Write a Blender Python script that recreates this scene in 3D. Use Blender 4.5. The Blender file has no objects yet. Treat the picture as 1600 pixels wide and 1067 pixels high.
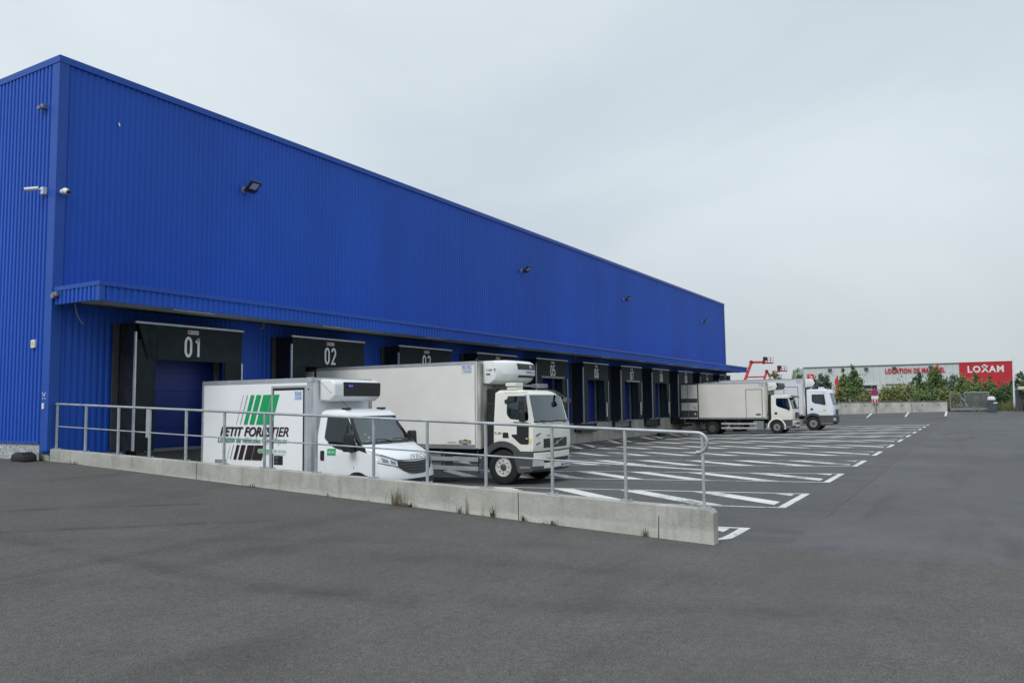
import bpy, bmesh, math, random
from mathutils import Vector, Matrix
import numpy as np
random.seed(7)
sc = bpy.context.scene
col = sc.collection
R = math.radians

# ------------------------------------------------------------------ camera
# world: x runs along the loading front (away from camera), o = distance out of the front (o = -y), z up
F_PX, YAW, PITCH, ROLL = 1224.53, 0.53196, 0.07938, -0.01253
CAM = (-10.56, 19.07, 2.04)
def cam_axes():
    f = Vector((math.cos(PITCH)*math.cos(YAW), math.cos(PITCH)*math.sin(YAW), math.sin(PITCH)))
    r = Vector((math.sin(YAW), -math.cos(YAW), 0)); u = r.cross(f)
    c, s = math.cos(ROLL), math.sin(ROLL)
    return c*r+s*u, -s*r+c*u, f
CR, CU, CF = cam_axes()
cd = bpy.data.cameras.new('camera'); cam = bpy.data.objects.new('camera', cd); col.objects.link(cam)
cd.sensor_width = 36; cd.lens = F_PX/1600*36; cd.clip_end = 6000; cd.clip_start = 0.1
m = Matrix.Identity(4)
for i in range(3):
    m[i][0], m[i][1], m[i][2] = CR[i], CU[i], -CF[i]
m[0][3], m[1][3], m[2][3] = CAM[0], -CAM[1], CAM[2]
cam.matrix_world = m
sc.camera = cam
def ray(u, v):
    d = CR*((u-800)/F_PX) + CU*(-(v-533.5)/F_PX) + CF
    return d
def hit(u, v, axis, val):          # axis 0:x 1:o 2:z  -> (x,o,z)
    d = ray(u, v); d = (d[0], -d[1], d[2]); t = (val-CAM[axis])/d[axis]
    return tuple(CAM[i]+t*d[i] for i in range(3))
def at(u, v, depth):               # point at a depth along the view axis
    d = ray(u, v)
    return (CAM[0]+d[0]*depth, CAM[1]-d[1]*depth, CAM[2]+d[2]*depth)

# ------------------------------------------------------------------ world, sun, exposure
SUN_EL = R(46)
sun_dir = Vector((-1.0, 0.02, 0)).normalized()*math.cos(SUN_EL) + Vector((0, 0, math.sin(SUN_EL)))   # towards the sun
w = bpy.data.worlds.new('World'); sc.world = w; w.use_nodes = True
nt = w.node_tree; nt.nodes.clear()
N = nt.nodes.new; L = nt.links.new
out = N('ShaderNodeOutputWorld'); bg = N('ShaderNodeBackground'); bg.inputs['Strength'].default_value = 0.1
sky = N('ShaderNodeTexSky'); sky.sky_type = 'NISHITA'; sky.sun_disc = False
sky.sun_elevation = SUN_EL; sky.sun_rotation = math.atan2(sun_dir.x, sun_dir.y)
sky.air_density = 1.2; sky.dust_density = 2.0
tc = N('ShaderNodeTexCoord'); mp = N('ShaderNodeMapping'); mp.inputs['Scale'].default_value = (1.0, 1.0, 2.2)
n1 = N('ShaderNodeTexNoise'); n1.inputs['Scale'].default_value = 1.7; n1.inputs['Detail'].default_value = 5; n1.inputs['Roughness'].default_value = 0.48
n1.inputs['Distortion'].default_value = 0.5
cr = N('ShaderNodeValToRGB')
cr.color_ramp.elements[0].position = 0.30; cr.color_ramp.elements[0].color = (0.49, 0.552, 0.61, 1)
cr.color_ramp.elements[1].position = 0.70; cr.color_ramp.elements[1].color = (0.635, 0.70, 0.735, 1)
sx = N('ShaderNodeSeparateXYZ'); mr = N('ShaderNodeMapRange')
mr.inputs['From Min'].default_value = 0.0; mr.inputs['From Max'].default_value = 0.30; mr.inputs['To Min'].default_value = 0.74; mr.inputs['To Max'].default_value = 1.0
mr.interpolation_type = 'SMOOTHSTEP'
mul = N('ShaderNodeVectorMath'); mul.operation = 'SCALE'
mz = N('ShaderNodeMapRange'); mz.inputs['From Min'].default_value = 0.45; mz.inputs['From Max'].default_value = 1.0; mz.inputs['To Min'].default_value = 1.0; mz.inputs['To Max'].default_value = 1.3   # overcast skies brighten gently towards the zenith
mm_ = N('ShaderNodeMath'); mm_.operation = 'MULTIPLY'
mul2 = N('ShaderNodeVectorMath'); mul2.operation = 'SCALE'; mul2.inputs['Scale'].default_value = 10.0
mix = N('ShaderNodeMix'); mix.data_type = 'RGBA'; mix.inputs['Factor'].default_value = 0.95
L(tc.outputs['Generated'], mp.inputs['Vector']); L(mp.outputs['Vector'], n1.inputs['Vector']); L(n1.outputs['Fac'], cr.inputs['Fac'])
L(tc.outputs['Generated'], sx.inputs[0]); L(sx.outputs['Z'], mr.inputs['Value'])
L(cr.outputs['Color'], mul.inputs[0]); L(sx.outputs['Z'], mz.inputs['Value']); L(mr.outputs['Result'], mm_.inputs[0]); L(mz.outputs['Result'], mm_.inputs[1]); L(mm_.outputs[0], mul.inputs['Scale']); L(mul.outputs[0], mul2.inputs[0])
L(sky.outputs['Color'], mix.inputs['A']); L(mul2.outputs[0], mix.inputs['B'])
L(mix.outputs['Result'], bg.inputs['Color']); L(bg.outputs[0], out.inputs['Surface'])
sl = bpy.data.lights.new('sun', 'SUN'); sl.energy = 1.5; sl.angle = R(30); sl.color = (1.0, 0.97, 0.93)
so = bpy.data.objects.new('sun', sl); col.objects.link(so)
so.rotation_euler = (-sun_dir).to_track_quat('-Z', 'Y').to_euler()
sc.view_settings.view_transform = 'Standard'; sc.view_settings.look = 'None'
sc.view_settings.exposure = 0.31; sc.view_settings.gamma = 1.0; sc.view_settings.use_curve_mapping = False

# ------------------------------------------------------------------ materials
MATS = {}
def mat(name, c, rough=0.6, metal=0.0, var=0.0, vscale=1.0, vdetail=4, c2=None, bump=0.0, bscale=60.0, spec=0.5, coat=0.0,
        stretch=(1, 1, 1), fine=0.0, fscale=150.0, alpha=1.0, emit=None, trans=0.0):
    if name in MATS: return MATS[name]
    m = bpy.data.materials.new(name); m.use_nodes = True; t = m.node_tree; b = t.nodes['Principled BSDF']
    b.inputs['Base Color'].default_value = (*c, 1); b.inputs['Roughness'].default_value = rough; b.inputs['Metallic'].default_value = metal
    b.inputs['Specular IOR Level'].default_value = spec; b.inputs['Coat Weight'].default_value = coat; b.inputs['Alpha'].default_value = alpha
    b.inputs['Transmission Weight'].default_value = trans
    g = t.nodes.new('ShaderNodeNewGeometry')
    last = None
    if var > 0 or c2:
        mp = t.nodes.new('ShaderNodeMapping'); mp.inputs['Scale'].default_value = stretch
        n = t.nodes.new('ShaderNodeTexNoise'); n.inputs['Scale'].default_value = vscale; n.inputs['Detail'].default_value = vdetail; n.inputs['Roughness'].default_value = 0.6
        t.links.new(g.outputs['Position'], mp.inputs[0]); t.links.new(mp.outputs[0], n.inputs['Vector'])
        r = t.nodes.new('ShaderNodeValToRGB'); r.color_ramp.elements[0].position = 0.32; r.color_ramp.elements[1].position = 0.68
        a = tuple(x*(1-var) for x in c); bb = c2 if c2 else tuple(min(1, x*(1+var)) for x in c)
        r.color_ramp.elements[0].color = (*a, 1); r.color_ramp.elements[1].color = (*bb, 1)
        t.links.new(n.outputs['Fac'], r.inputs['Fac']); last = r.outputs['Color']
    if fine > 0:
        n2 = t.nodes.new('ShaderNodeTexNoise'); n2.inputs['Scale'].default_value = fscale; n2.inputs['Detail'].default_value = 2
        t.links.new(g.outputs['Position'], n2.inputs['Vector'])
        mrr = t.nodes.new('ShaderNodeMapRange'); mrr.inputs['From Min'].default_value = 0.3; mrr.inputs['From Max'].default_value = 0.7
        mrr.inputs['To Min'].default_value = 1-fine; mrr.inputs['To Max'].default_value = 1+fine
        t.links.new(n2.outputs['Fac'], mrr.inputs['Value'])
        v = t.nodes.new('ShaderNodeVectorMath'); v.operation = 'SCALE'
        if last: t.links.new(last, v.inputs[0])
        else: v.inputs[0].default_value = c
        t.links.new(mrr.outputs['Result'], v.inputs['Scale']); last = v.outputs[0]
    if last: t.links.new(last, b.inputs['Base Color'])
    if bump > 0:
        n3 = t.nodes.new('ShaderNodeTexNoise'); n3.inputs['Scale'].default_value = bscale; n3.inputs['Detail'].default_value = 3
        t.links.new(g.outputs['Position'], n3.inputs['Vector'])
        bp = t.nodes.new('ShaderNodeBump'); bp.inputs['Strength'].default_value = bump; bp.inputs['Distance'].default_value = 0.02
        t.links.new(n3.outputs['Fac'], bp.inputs['Height']); t.links.new(bp.outputs['Normal'], b.inputs['Normal'])
    if emit:
        b.inputs['Emission Color'].default_value = (*emit, 1); b.inputs['Emission Strength'].default_value = 1
    MATS[name] = m
    return m

def asphalt(name, base, tint, streak=(0.12, 1.0), marks=()):
    """grey asphalt: aggregate speckle, broad wear patches, soft tyre streaks and a few dark drips"""
    m = bpy.data.materials.new(name); m.use_nodes = True; t = m.node_tree; b = t.nodes['Principled BSDF']
    Nn, Ll = t.nodes.new, t.links.new
    g = Nn('ShaderNodeNewGeometry')
    def noise(scale, detail, stretch=(1, 1, 1), dist=0.0, rough=0.55):
        mp = Nn('ShaderNodeMapping'); mp.inputs['Scale'].default_value = stretch
        n = Nn('ShaderNodeTexNoise'); n.inputs['Scale'].default_value = scale; n.inputs['Detail'].default_value = detail
        n.inputs['Distortion'].default_value = dist; n.inputs['Roughness'].default_value = rough
        Ll(g.outputs['Position'], mp.inputs[0]); Ll(mp.outputs[0], n.inputs['Vector']); return n.outputs['Fac']
    def rng(s, a, bb, lo, hi):
        r = Nn('ShaderNodeMapRange'); r.inputs['From Min'].default_value = a; r.inputs['From Max'].default_value = bb
        r.inputs['To Min'].default_value = lo; r.inputs['To Max'].default_value = hi; Ll(s, r.inputs['Value']); return r.outputs['Result']
    def mulv(a, c):
        q = Nn('ShaderNodeMath'); q.operation = 'MULTIPLY'; Ll(a, q.inputs[0]); Ll(c, q.inputs[1]); return q.outputs[0]
    f = rng(noise(0.22, 4), 0.3, 0.7, 0.86, 1.14)
    f = mulv(f, rng(noise(1.3, 4), 0.3, 0.7, 0.92, 1.08))
    f = mulv(f, rng(noise(1.0, 3, (streak[0], streak[1], 1), 0.3), 0.56, 0.74, 1.0, 0.72))
    f = mulv(f, rng(noise(14, 3), 0.3, 0.7, 0.88, 1.12))
    f = mulv(f, rng(noise(70, 3, rough=0.7), 0.30, 0.70, 0.45, 1.60))
    vo = Nn('ShaderNodeTexVoronoi'); vo.inputs['Scale'].default_value = 45; Ll(g.outputs['Position'], vo.inputs['Vector'])
    f = mulv(f, rng(vo.outputs['Distance'], 0.0, 0.22, 1.55, 1.0))
    if marks:
        sp = Nn('ShaderNodeSeparateXYZ'); Ll(g.outputs['Position'], sp.inputs[0])
        def mth(op, a, c=None, d=None):
            q = Nn('ShaderNodeMath'); q.operation = op
            for i_, w_ in enumerate((a, c, d)):
                if w_ is None: continue
                if isinstance(w_, (int, float)): q.inputs[i_].default_value = w_
                else: Ll(w_, q.inputs[i_])
            return q.outputs[0]
        wob = noise(0.9, 3); brk = rng(noise(2.2, 4), 0.35, 0.6, 0.25, 1.0)
        for (xa, oa, xb, ob_, wd, dark, bend) in marks:      # tyre sweeps: darkened bands between two ground points
            dx, dy = xb-xa, -(ob_-oa); ln = math.hypot(dx, dy); dx, dy = dx/ln, dy/ln
            px = mth('SUBTRACT', sp.outputs['X'], xa); py = mth('SUBTRACT', sp.outputs['Y'], -oa)
            t_ = mth('DIVIDE', mth('ADD', mth('MULTIPLY', px, dx), mth('MULTIPLY', py, dy)), ln)
            e_ = mth('ADD', mth('MULTIPLY', px, -dy), mth('MULTIPLY', py, dx))
            e_ = mth('ADD', e_, mth('MULTIPLY', mth('MULTIPLY', t_, mth('SUBTRACT', t_, 1.0)), bend))
            e_ = mth('ABSOLUTE', mth('ADD', e_, mth('MULTIPLY', mth('SUBTRACT', wob, 0.5), wd*0.9)))
            r1 = Nn('ShaderNodeMapRange'); r1.interpolation_type = 'SMOOTHSTEP'; r1.inputs['From Min'].default_value = 0; r1.inputs['From Max'].default_value = wd
            r1.inputs['To Min'].default_value = 1; r1.inputs['To Max'].default_value = 0; Ll(e_, r1.inputs['Value'])
            r2 = Nn('ShaderNodeMapRange'); r2.interpolation_type = 'SMOOTHSTEP'; r2.inputs['From Min'].default_value = -1.2; r2.inputs['From Max'].default_value = 0.6; Ll(t_, r2.inputs['Value'])
            r3 = Nn('ShaderNodeMapRange'); r3.interpolation_type = 'SMOOTHSTEP'; r3.inputs['From Min'].default_value = 1.12; r3.inputs['From Max'].default_value = 0.98; Ll(t_, r3.inputs['Value'])
            k_ = mulv(mulv(mulv(r1.outputs['Result'], r2.outputs['Result']), r3.outputs['Result']), brk)
            f = mulv(f, mth('SUBTRACT', 1.0, mth('MULTIPLY', k_, dark)))
    v = Nn('ShaderNodeVectorMath'); v.operation = 'SCALE'; v.inputs[0].default_value = tuple(base*x for x in tint); Ll(f, v.inputs['Scale'])
    Ll(v.outputs[0], b.inputs['Base Color'])
    b.inputs['Roughness'].default_value = 0.82; b.inputs['Specular IOR Level'].default_value = 0.35
    bp = Nn('ShaderNodeBump'); bp.inputs['Strength'].default_value = 0.5; bp.inputs['Distance'].default_value = 0.012
    Ll(noise(85, 3), bp.inputs['Height']); Ll(bp.outputs['Normal'], b.inputs['Normal'])
    MATS[name] = m; return m

M_ASPH = asphalt('asphalt_old', 0.086, (1.03, 1.0, 0.975), marks=((-4.25, 6.47, -2.0, 8.05, 0.13, 0.42, 0.15), (-5.07, 8.14, -2.53, 10.0, 0.16, 0.34, 0.15), (-5.2, 8.35, -4.7, 14.2, 0.30, 0.22, -0.5), (-3.4, 12.3, -2.0, 16.2, 0.5, 0.20, 0.4), (-6.2, 11.0, -3.0, 17.5, 0.45, 0.20, 0.6), (-4.0, 10.2, -1.2, 14.6, 0.35, 0.18, 0.5)))
M_YARD = asphalt('asphalt_yard', 0.086, (1.0, 1.0, 1.02), (1.0, 0.15))
M_ROAD = asphalt('asphalt_road', 0.092, (0.99, 1.0, 1.03), (0.15, 1.0))
M_TAR = mat('tar_joint', (0.078, 0.078, 0.079), 0.85, var=0.25, vscale=3, fine=0.3, fscale=70)
M_DRAIN = mat('drain_channel', (0.028, 0.026, 0.025), 0.7, var=0.3, vscale=4)
M_GRASS = mat('rough_grass', (0.075, 0.095, 0.035), 0.9, var=0.4, vscale=0.5, bump=0.6, bscale=8)
def paint_mat():
    m = bpy.data.materials.new('road_paint'); m.use_nodes = True; t = m.node_tree; b = t.nodes['Principled BSDF']
    g = t.nodes.new('ShaderNodeNewGeometry')
    n = t.nodes.new('ShaderNodeTexNoise'); n.inputs['Scale'].default_value = 9; n.inputs['Detail'].default_value = 6; n.inputs['Roughness'].default_value = 0.75
    n2 = t.nodes.new('ShaderNodeTexNoise'); n2.inputs['Scale'].default_value = 0.7; n2.inputs['Detail'].default_value = 2
    a = t.nodes.new('ShaderNodeMath'); a.operation = 'ADD'
    t.links.new(g.outputs['Position'], n.inputs['Vector']); t.links.new(g.outputs['Position'], n2.inputs['Vector'])
    t.links.new(n.outputs['Fac'], a.inputs[0]); t.links.new(n2.outputs['Fac'], a.inputs[1])
    r = t.nodes.new('ShaderNodeValToRGB'); e = r.color_ramp.elements
    e[0].position = 0.72; e[0].color = (0.15, 0.15, 0.15, 1); e[1].position = 0.92; e[1].color = (0.56, 0.57, 0.56, 1)
    e2 = r.color_ramp.elements.new(1.2); e2.color = (0.68, 0.69, 0.67, 1)
    mm = t.nodes.new('ShaderNodeMath'); mm.operation = 'MULTIPLY'; mm.inputs[1].default_value = 0.8
    t.links.new(a.outputs[0], mm.inputs[0])
    e[0].position = 0.60; e[1].position = 0.74; e2.position = 0.95
    t.links.new(mm.outputs[0], r.inputs['Fac']); t.links.new(r.outputs['Color'], b.inputs['Base Color'])
    b.inputs['Roughness'].default_value = 0.7
    return m
M_PAINT = paint_mat()
M_BLUE = mat('blue_cladding', (0.010, 0.080, 0.46), 0.48, var=0.12, vscale=0.30, stretch=(1, 1, 0.25), spec=0.28)
M_BLUET = mat('blue_trim', (0.010, 0.072, 0.38), 0.45, var=0.07, vscale=1.0, spec=0.35)
M_DOORBLUE = mat('blue_door', (0.005, 0.024, 0.19), 0.5, var=0.08, vscale=1.0)
M_SOFFIT = mat('soffit_grey', (0.24, 0.28, 0.28), 0.7, var=0.2, vscale=1.2)
M_CONC = mat('concrete_cast', (0.38, 0.385, 0.345), 0.85, var=0.20, vscale=1.6, vdetail=7, fine=0.07, fscale=30, bump=0.25, bscale=25, c2=(0.45, 0.45, 0.42))
def cast_wall():
    t = M_CONC.node_tree; b = t.nodes['Principled BSDF']; Nn, Ll = t.nodes.new, t.links.new
    src = b.inputs['Base Color'].links[0].from_socket
    g = Nn('ShaderNodeNewGeometry'); sp = Nn('ShaderNodeSeparateXYZ'); Ll(g.outputs['Position'], sp.inputs[0])
    h = Nn('ShaderNodeMath'); h.operation = 'MULTIPLY_ADD'; h.inputs[1].default_value = -0.0329; Ll(sp.outputs['Y'], h.inputs[0]); Ll(sp.outputs['Z'], h.inputs[2])
    n = Nn('ShaderNodeTexNoise'); n.inputs['Scale'].default_value = 1.6; n.inputs['Detail'].default_value = 6; Ll(g.outputs['Position'], n.inputs['Vector'])
    q = Nn('ShaderNodeMath'); q.operation = 'MULTIPLY_ADD'; q.inputs[1].default_value = 0.34; Ll(n.outputs['Fac'], q.inputs[0]); Ll(h.outputs[0], q.inputs[2])
    r = Nn('ShaderNodeMapRange'); r.inputs['From Min'].default_value = 0.955; r.inputs['From Max'].default_value = 1.0; r.inputs['To Min'].default_value = 1.16; r.inputs['To Max'].default_value = 0.96; Ll(q.outputs[0], r.inputs['Value'])
    mp = Nn('ShaderNodeMapping'); mp.inputs['Scale'].default_value = (1, 5, 0.55); n2 = Nn('ShaderNodeTexNoise'); n2.inputs['Scale'].default_value = 1.5; n2.inputs['Detail'].default_value = 5
    Ll(g.outputs['Position'], mp.inputs[0]); Ll(mp.outputs[0], n2.inputs['Vector'])
    r2 = Nn('ShaderNodeMapRange'); r2.inputs['From Min'].default_value = 0.55; r2.inputs['From Max'].default_value = 0.72; r2.inputs['To Min'].default_value = 1.0; r2.inputs['To Max'].default_value = 0.80; Ll(n2.outputs['Fac'], r2.inputs['Value'])
    m1 = Nn('ShaderNodeMath'); m1.operation = 'MULTIPLY'; Ll(r.outputs['Result'], m1.inputs[0]); Ll(r2.outputs['Result'], m1.inputs[1])
    v = Nn('ShaderNodeVectorMath'); v.operation = 'SCALE'; Ll(src, v.inputs[0]); Ll(m1.outputs[0], v.inputs['Scale']); Ll(v.outputs[0], b.inputs['Base Color'])
cast_wall()
M_CONCD = mat('concrete_dock', (0.33, 0.32, 0.29), 0.88, var=0.25, vscale=0.9, vdetail=6, fine=0.05, fscale=25, bump=0.2, bscale=20, stretch=(1.4, 1, 0.5))
M_PLINTH = mat('aggregate_plinth', (0.36, 0.38, 0.40), 0.9, fine=0.55, fscale=28, var=0.12, vscale=2, bump=0.8, bscale=32)
M_GALV = mat('galvanised_steel', (0.42, 0.45, 0.48), 0.48, 0.55, var=0.18, vscale=5, fine=0.08, fscale=60)
M_ALU = mat('aluminium_profile', (0.52, 0.55, 0.58), 0.42, 0.6, var=0.1, vscale=3)
M_FLAP = mat('dock_curtain', (0.014, 0.022, 0.025), 0.7, spec=0.25, var=0.3, vscale=2.5, bump=0.15, bscale=5)
M_FOLD = mat('dock_bellows', (0.010, 0.012, 0.018), 0.6, var=0.3, vscale=3, bump=0.3, bscale=6)
M_WPRINT = mat('white_print', (0.70, 0.72, 0.74), 0.6, var=0.06, vscale=6)
M_BLACK = mat('black_plastic', (0.014, 0.014, 0.016), 0.5, var=0.2, vscale=4)
M_RUBBER = mat('black_rubber', (0.009, 0.009, 0.010), 0.8, var=0.3, vscale=6, bump=0.2, bscale=40)
M_DGREY = mat('dark_grey_plastic', (0.055, 0.060, 0.066), 0.6, var=0.15, vscale=3)
M_MGREY = mat('mid_grey_metal', (0.22, 0.235, 0.245), 0.5, 0.3, var=0.15, vscale=3)
M_VAN = mat('van_white', (0.74, 0.77, 0.80), 0.28, var=0.025, vscale=1.5, coat=0.35)
M_VANBOX = mat('van_box_panel', (0.82, 0.84, 0.87), 0.4, var=0.035, vscale=0.8)
M_CREAM = mat('cream_cab_paint', (0.72, 0.72, 0.66), 0.33, var=0.06, vscale=1.8, coat=0.25)
M_CREAMBOX = mat('cream_box_panel', (0.70, 0.70, 0.665), 0.45, var=0.06, vscale=0.55, vdetail=5, c2=(0.76, 0.76, 0.735))
def soot_mat():
    m = mat('sooty_box_front', (0.46, 0.44, 0.39), 0.65, var=0.7, vscale=2.2, vdetail=6, stretch=(1, 1, 0.3), c2=(0.66, 0.65, 0.60)); return m
M_SOOT = soot_mat()
M_WHITE2 = mat('white_cab_paint', (0.70, 0.74, 0.80), 0.3, var=0.04, vscale=1.5, coat=0.3)
M_UNIT = mat('white_unit_casing', (0.74, 0.76, 0.77), 0.35, var=0.04, vscale=2)
M_RIM = mat('steel_rim', (0.55, 0.55, 0.54), 0.55, 0.1, var=0.3, vscale=14)
M_RIMD = mat('dark_steel_rim', (0.10, 0.105, 0.11), 0.55, 0.3, var=0.3, vscale=12)
M_GREEN = mat('green_print', (0.004, 0.34, 0.105), 0.45)
M_DGREEN = mat('dark_green_print', (0.01, 0.22, 0.10), 0.5)
M_BROWN = mat('dark_brown_print', (0.022, 0.014, 0.016), 0.5)
M_PBLUE = mat('pale_blue_sticker', (0.52, 0.62, 0.80), 0.5)
M_NAVY = mat('navy_print', (0.03, 0.05, 0.25), 0.5)
M_YEL = mat('yellow_sticker', (0.72, 0.55, 0.06), 0.5)
M_RED = mat('red_paint', (0.52, 0.025, 0.03), 0.45, var=0.1, vscale=1)
M_LRED = mat('sign_red', (0.46, 0.018, 0.035), 0.5, var=0.06, vscale=0.5)
M_PURPLE = mat('sign_blue', (0.07, 0.03, 0.22), 0.5)
M_FARGREY = mat('far_grey_cladding', (0.52, 0.56, 0.585), 0.6, var=0.05, vscale=0.3)
M_LENS = mat('headlamp_lens', (0.62, 0.65, 0.68), 0.08, 0.4, spec=0.8)
M_LAMPF = mat('flood_lens', (0.42, 0.45, 0.47), 0.2)
M_SEAT = mat('seat_fabric', (0.07, 0.075, 0.085), 0.9)
M_BARK = mat('bark', (0.07, 0.055, 0.04), 0.9, var=0.3, vscale=3)
def glass(name, c, rough=0.03, ior=1.6):
    m = bpy.data.materials.new(name); m.use_nodes = True; tr = m.node_tree; tr.nodes.clear()
    o = tr.nodes.new('ShaderNodeOutputMaterial'); a = tr.nodes.new('ShaderNodeBsdfTransparent'); g = tr.nodes.new('ShaderNodeBsdfGlossy')
    a.inputs['Color'].default_value = (*c, 1); g.inputs['Roughness'].default_value = rough; g.inputs['Color'].default_value = (0.84, 0.95, 1.0, 1)
    fr = tr.nodes.new('ShaderNodeFresnel'); fr.inputs['IOR'].default_value = ior
    mx = tr.nodes.new('ShaderNodeMixShader')
    tr.links.new(fr.outputs[0], mx.inputs[0]); tr.links.new(a.outputs[0], mx.inputs[1]); tr.links.new(g.outputs[0], mx.inputs[2]); tr.links.new(mx.outputs[0], o.inputs['Surface'])
    return m
M_GLASS = glass('tinted_windscreen', (0.74, 0.86, 0.86), ior=2.35)
M_SGLASS = glass('tinted_side_glass', (0.40, 0.46, 0.49), ior=1.7)

# ------------------------------------------------------------------ mesh helpers
ORIG = {}
def P(x, o, z): return Vector((x, -o, z))
class MB:
    def __init__(s): s.v = []; s.f = []
    def add(s, pts, faces):
        k = len(s.v); s.v += [Vector(p) for p in pts]; s.f += [tuple(i+k for i in f) for f in faces]; return s
    def face(s, pts): return s.add([P(*p) for p in pts], [tuple(range(len(pts)))])
    def box(s, x0, x1, o0, o1, z0, z1):
        pts = [P(x, o, z) for z in (z0, z1) for o in (o0, o1) for x in (x0, x1)]
        return s.add(pts, [(0, 1, 3, 2), (4, 6, 7, 5), (0, 4, 5, 1), (2, 3, 7, 6), (0, 2, 6, 4), (1, 5, 7, 3)])
    def prism(s, poly, axis, a, b):           # poly of 2d points; axis 'x': (o,z)  'o': (x,z)  'z': (x,o)
        mk = {'x': lambda q, t: P(t, q[0], q[1]), 'o': lambda q, t: P(q[0], t, q[1]), 'z': lambda q, t: P(q[0], q[1], t)}[axis]
        n = len(poly)
        pts = [mk(q, a) for q in poly] + [mk(q, b) for q in poly]
        return s.add(pts, [tuple(range(n)), tuple(range(2*n-1, n-1, -1))] + [(i, (i+1) % n, n+(i+1) % n, n+i) for i in range(n)])
    def tube(s, pts, r, n=8, cap=True):
        pts = [P(*p) for p in pts]; rr = r if isinstance(r, (list, tuple)) else [r]*len(pts)
        rings = []; prev = None
        for i, p in enumerate(pts):
            d = (pts[min(i+1, len(pts)-1)]-pts[max(i-1, 0)])
            d = d.normalized() if d.length > 1e-9 else Vector((0, 0, 1))
            a = prev - d*prev.dot(d) if prev is not None else d.orthogonal()
            if a.length < 1e-6: a = d.orthogonal()
            a.normalize(); prev = a; b = d.cross(a)
            rings.append([p+(a*math.cos(2*math.pi*k/n)+b*math.sin(2*math.pi*k/n))*rr[i] for k in range(n)])
        base = len(s.v); fs = []
        for i in range(len(pts)-1):
            for k in range(n):
                fs.append((i*n+k, i*n+(k+1) % n, (i+1)*n+(k+1) % n, (i+1)*n+k))
        if cap: fs += [tuple(range(n-1, -1, -1)), tuple(range((len(pts)-1)*n, len(pts)*n))]
        return s.add([v for r_ in rings for v in r_], fs)
    def lathe(s, c, prof, n=32):             # about an axis parallel to x through c; prof (dx, radius)
        pts = []
        for dx, r in prof:
            for k in range(n):
                a = 2*math.pi*k/n; pts.append(P(c[0]+dx, c[1]+r*math.cos(a), c[2]+r*math.sin(a)))
        fs = []
        for i in range(len(prof)-1):
            for k in range(n): fs.append((i*n+k, i*n+(k+1) % n, (i+1)*n+(k+1) % n, (i+1)*n+k))
        fs += [tuple(range(n)), tuple(range((len(prof)-1)*n+n-1, (len(prof)-1)*n-1, -1))]
        return s.add(pts, fs)
    def mesh(s, org=Vector((0, 0, 0)), bevel=0, seg=2, name='m', smooth=None):
        me = bpy.data.meshes.new(name); bm = bmesh.new()
        vs = [bm.verts.new(p-org) for p in s.v]
        for f in s.f:
            try: bm.faces.new([vs[i] for i in f])
            except ValueError: pass
        bmesh.ops.recalc_face_normals(bm, faces=bm.faces)
        if bevel:
            es = [e for e in bm.edges if len(e.link_faces) == 2 and e.calc_face_angle(0) > 0.45]
            bmesh.ops.bevel(bm, geom=es, offset=bevel, segments=seg, profile=0.6, affect='EDGES', clamp_overlap=True)
        bm.to_mesh(me); bm.free()
        if smooth:
            me.polygons.foreach_set('use_smooth', [True]*len(me.polygons)); me.set_sharp_from_angle(angle=R(smooth))
        return me
    def build(s, name, material, parent=None, bevel=0, seg=2, smooth=None, kind=None, label=None):
        org = ORIG.get(parent.name, Vector((0, 0, 0))) if parent else Vector((0, 0, 0))
        me = s.mesh(org, bevel, seg, name, smooth); return link(name, me, material, parent, kind, label)
def link(name, me, material, parent=None, kind=None, label=None):
    me.materials.clear(); me.materials.append(material)
    o = bpy.data.objects.new(name, me); col.objects.link(o)
    if parent: o.parent = parent; ORIG[o.name] = ORIG.get(parent.name, Vector((0, 0, 0)))
    if kind: o['kind'] = kind
    if label: o['label'] = label
    return o
def thing(name, label, cat, loc, group=None):
    o = bpy.data.objects.new(name, None); col.objects.link(o); o.empty_display_size = 0.2
    o.location = P(*loc); ORIG[o.name] = P(*loc); o['label'] = label; o['category'] = cat
    if group: o['group'] = group
    return o
def tag(o, label, cat, group=None):
    o['label'] = label; o['category'] = cat
    if group: o['group'] = group
    return o
def text(name, s, size, material, parent, pos, face, sx=1.0, bold=0.0, shear=0.0, align='LEFT', thick=0.002, fit=None, space=1.0):
    """flat lettering on a surface; face 'o' = on a front facing out, 'x' = on a side facing the camera side (-x)"""
    c = bpy.data.curves.new(name, 'FONT'); c.body = s; c.size = 1; c.offset = bold; c.shear = shear; c.extrude = 0; c.space_character = space; c.resolution_u = 4
    c.align_x = 'LEFT'
    t = bpy.data.objects.new(name, c); col.objects.link(t); dg = bpy.context.evaluated_depsgraph_get()
    me = bpy.data.meshes.new_from_object(t.evaluated_get(dg)); bpy.data.objects.remove(t)
    xs = [v.co.x for v in me.vertices]; x0, x1 = min(xs), max(xs)
    ys = [v.co.y for v in me.vertices]; y0, y1 = min(ys), max(ys)
    ky = size/(y1-y0) if fit else size
    kx = fit/(x1-x0) if fit else size*sx
    wd = (x1-x0)*kx
    off = {'LEFT': 0, 'CENTER': -wd/2, 'RIGHT': -wd}[align]
    org = ORIG.get(parent.name, Vector((0, 0, 0)))
    for v in me.vertices:
        a = (v.co.x-x0)*kx+off; b = (v.co.y-(y0 if fit else 0))*ky
        p = P(pos[0]+a, pos[1], pos[2]+b) if face == 'o' else P(pos[0], pos[1]+a, pos[2]+b)
        v.co = p-org
    me.update()
    return link(name, me, material, parent)

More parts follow.
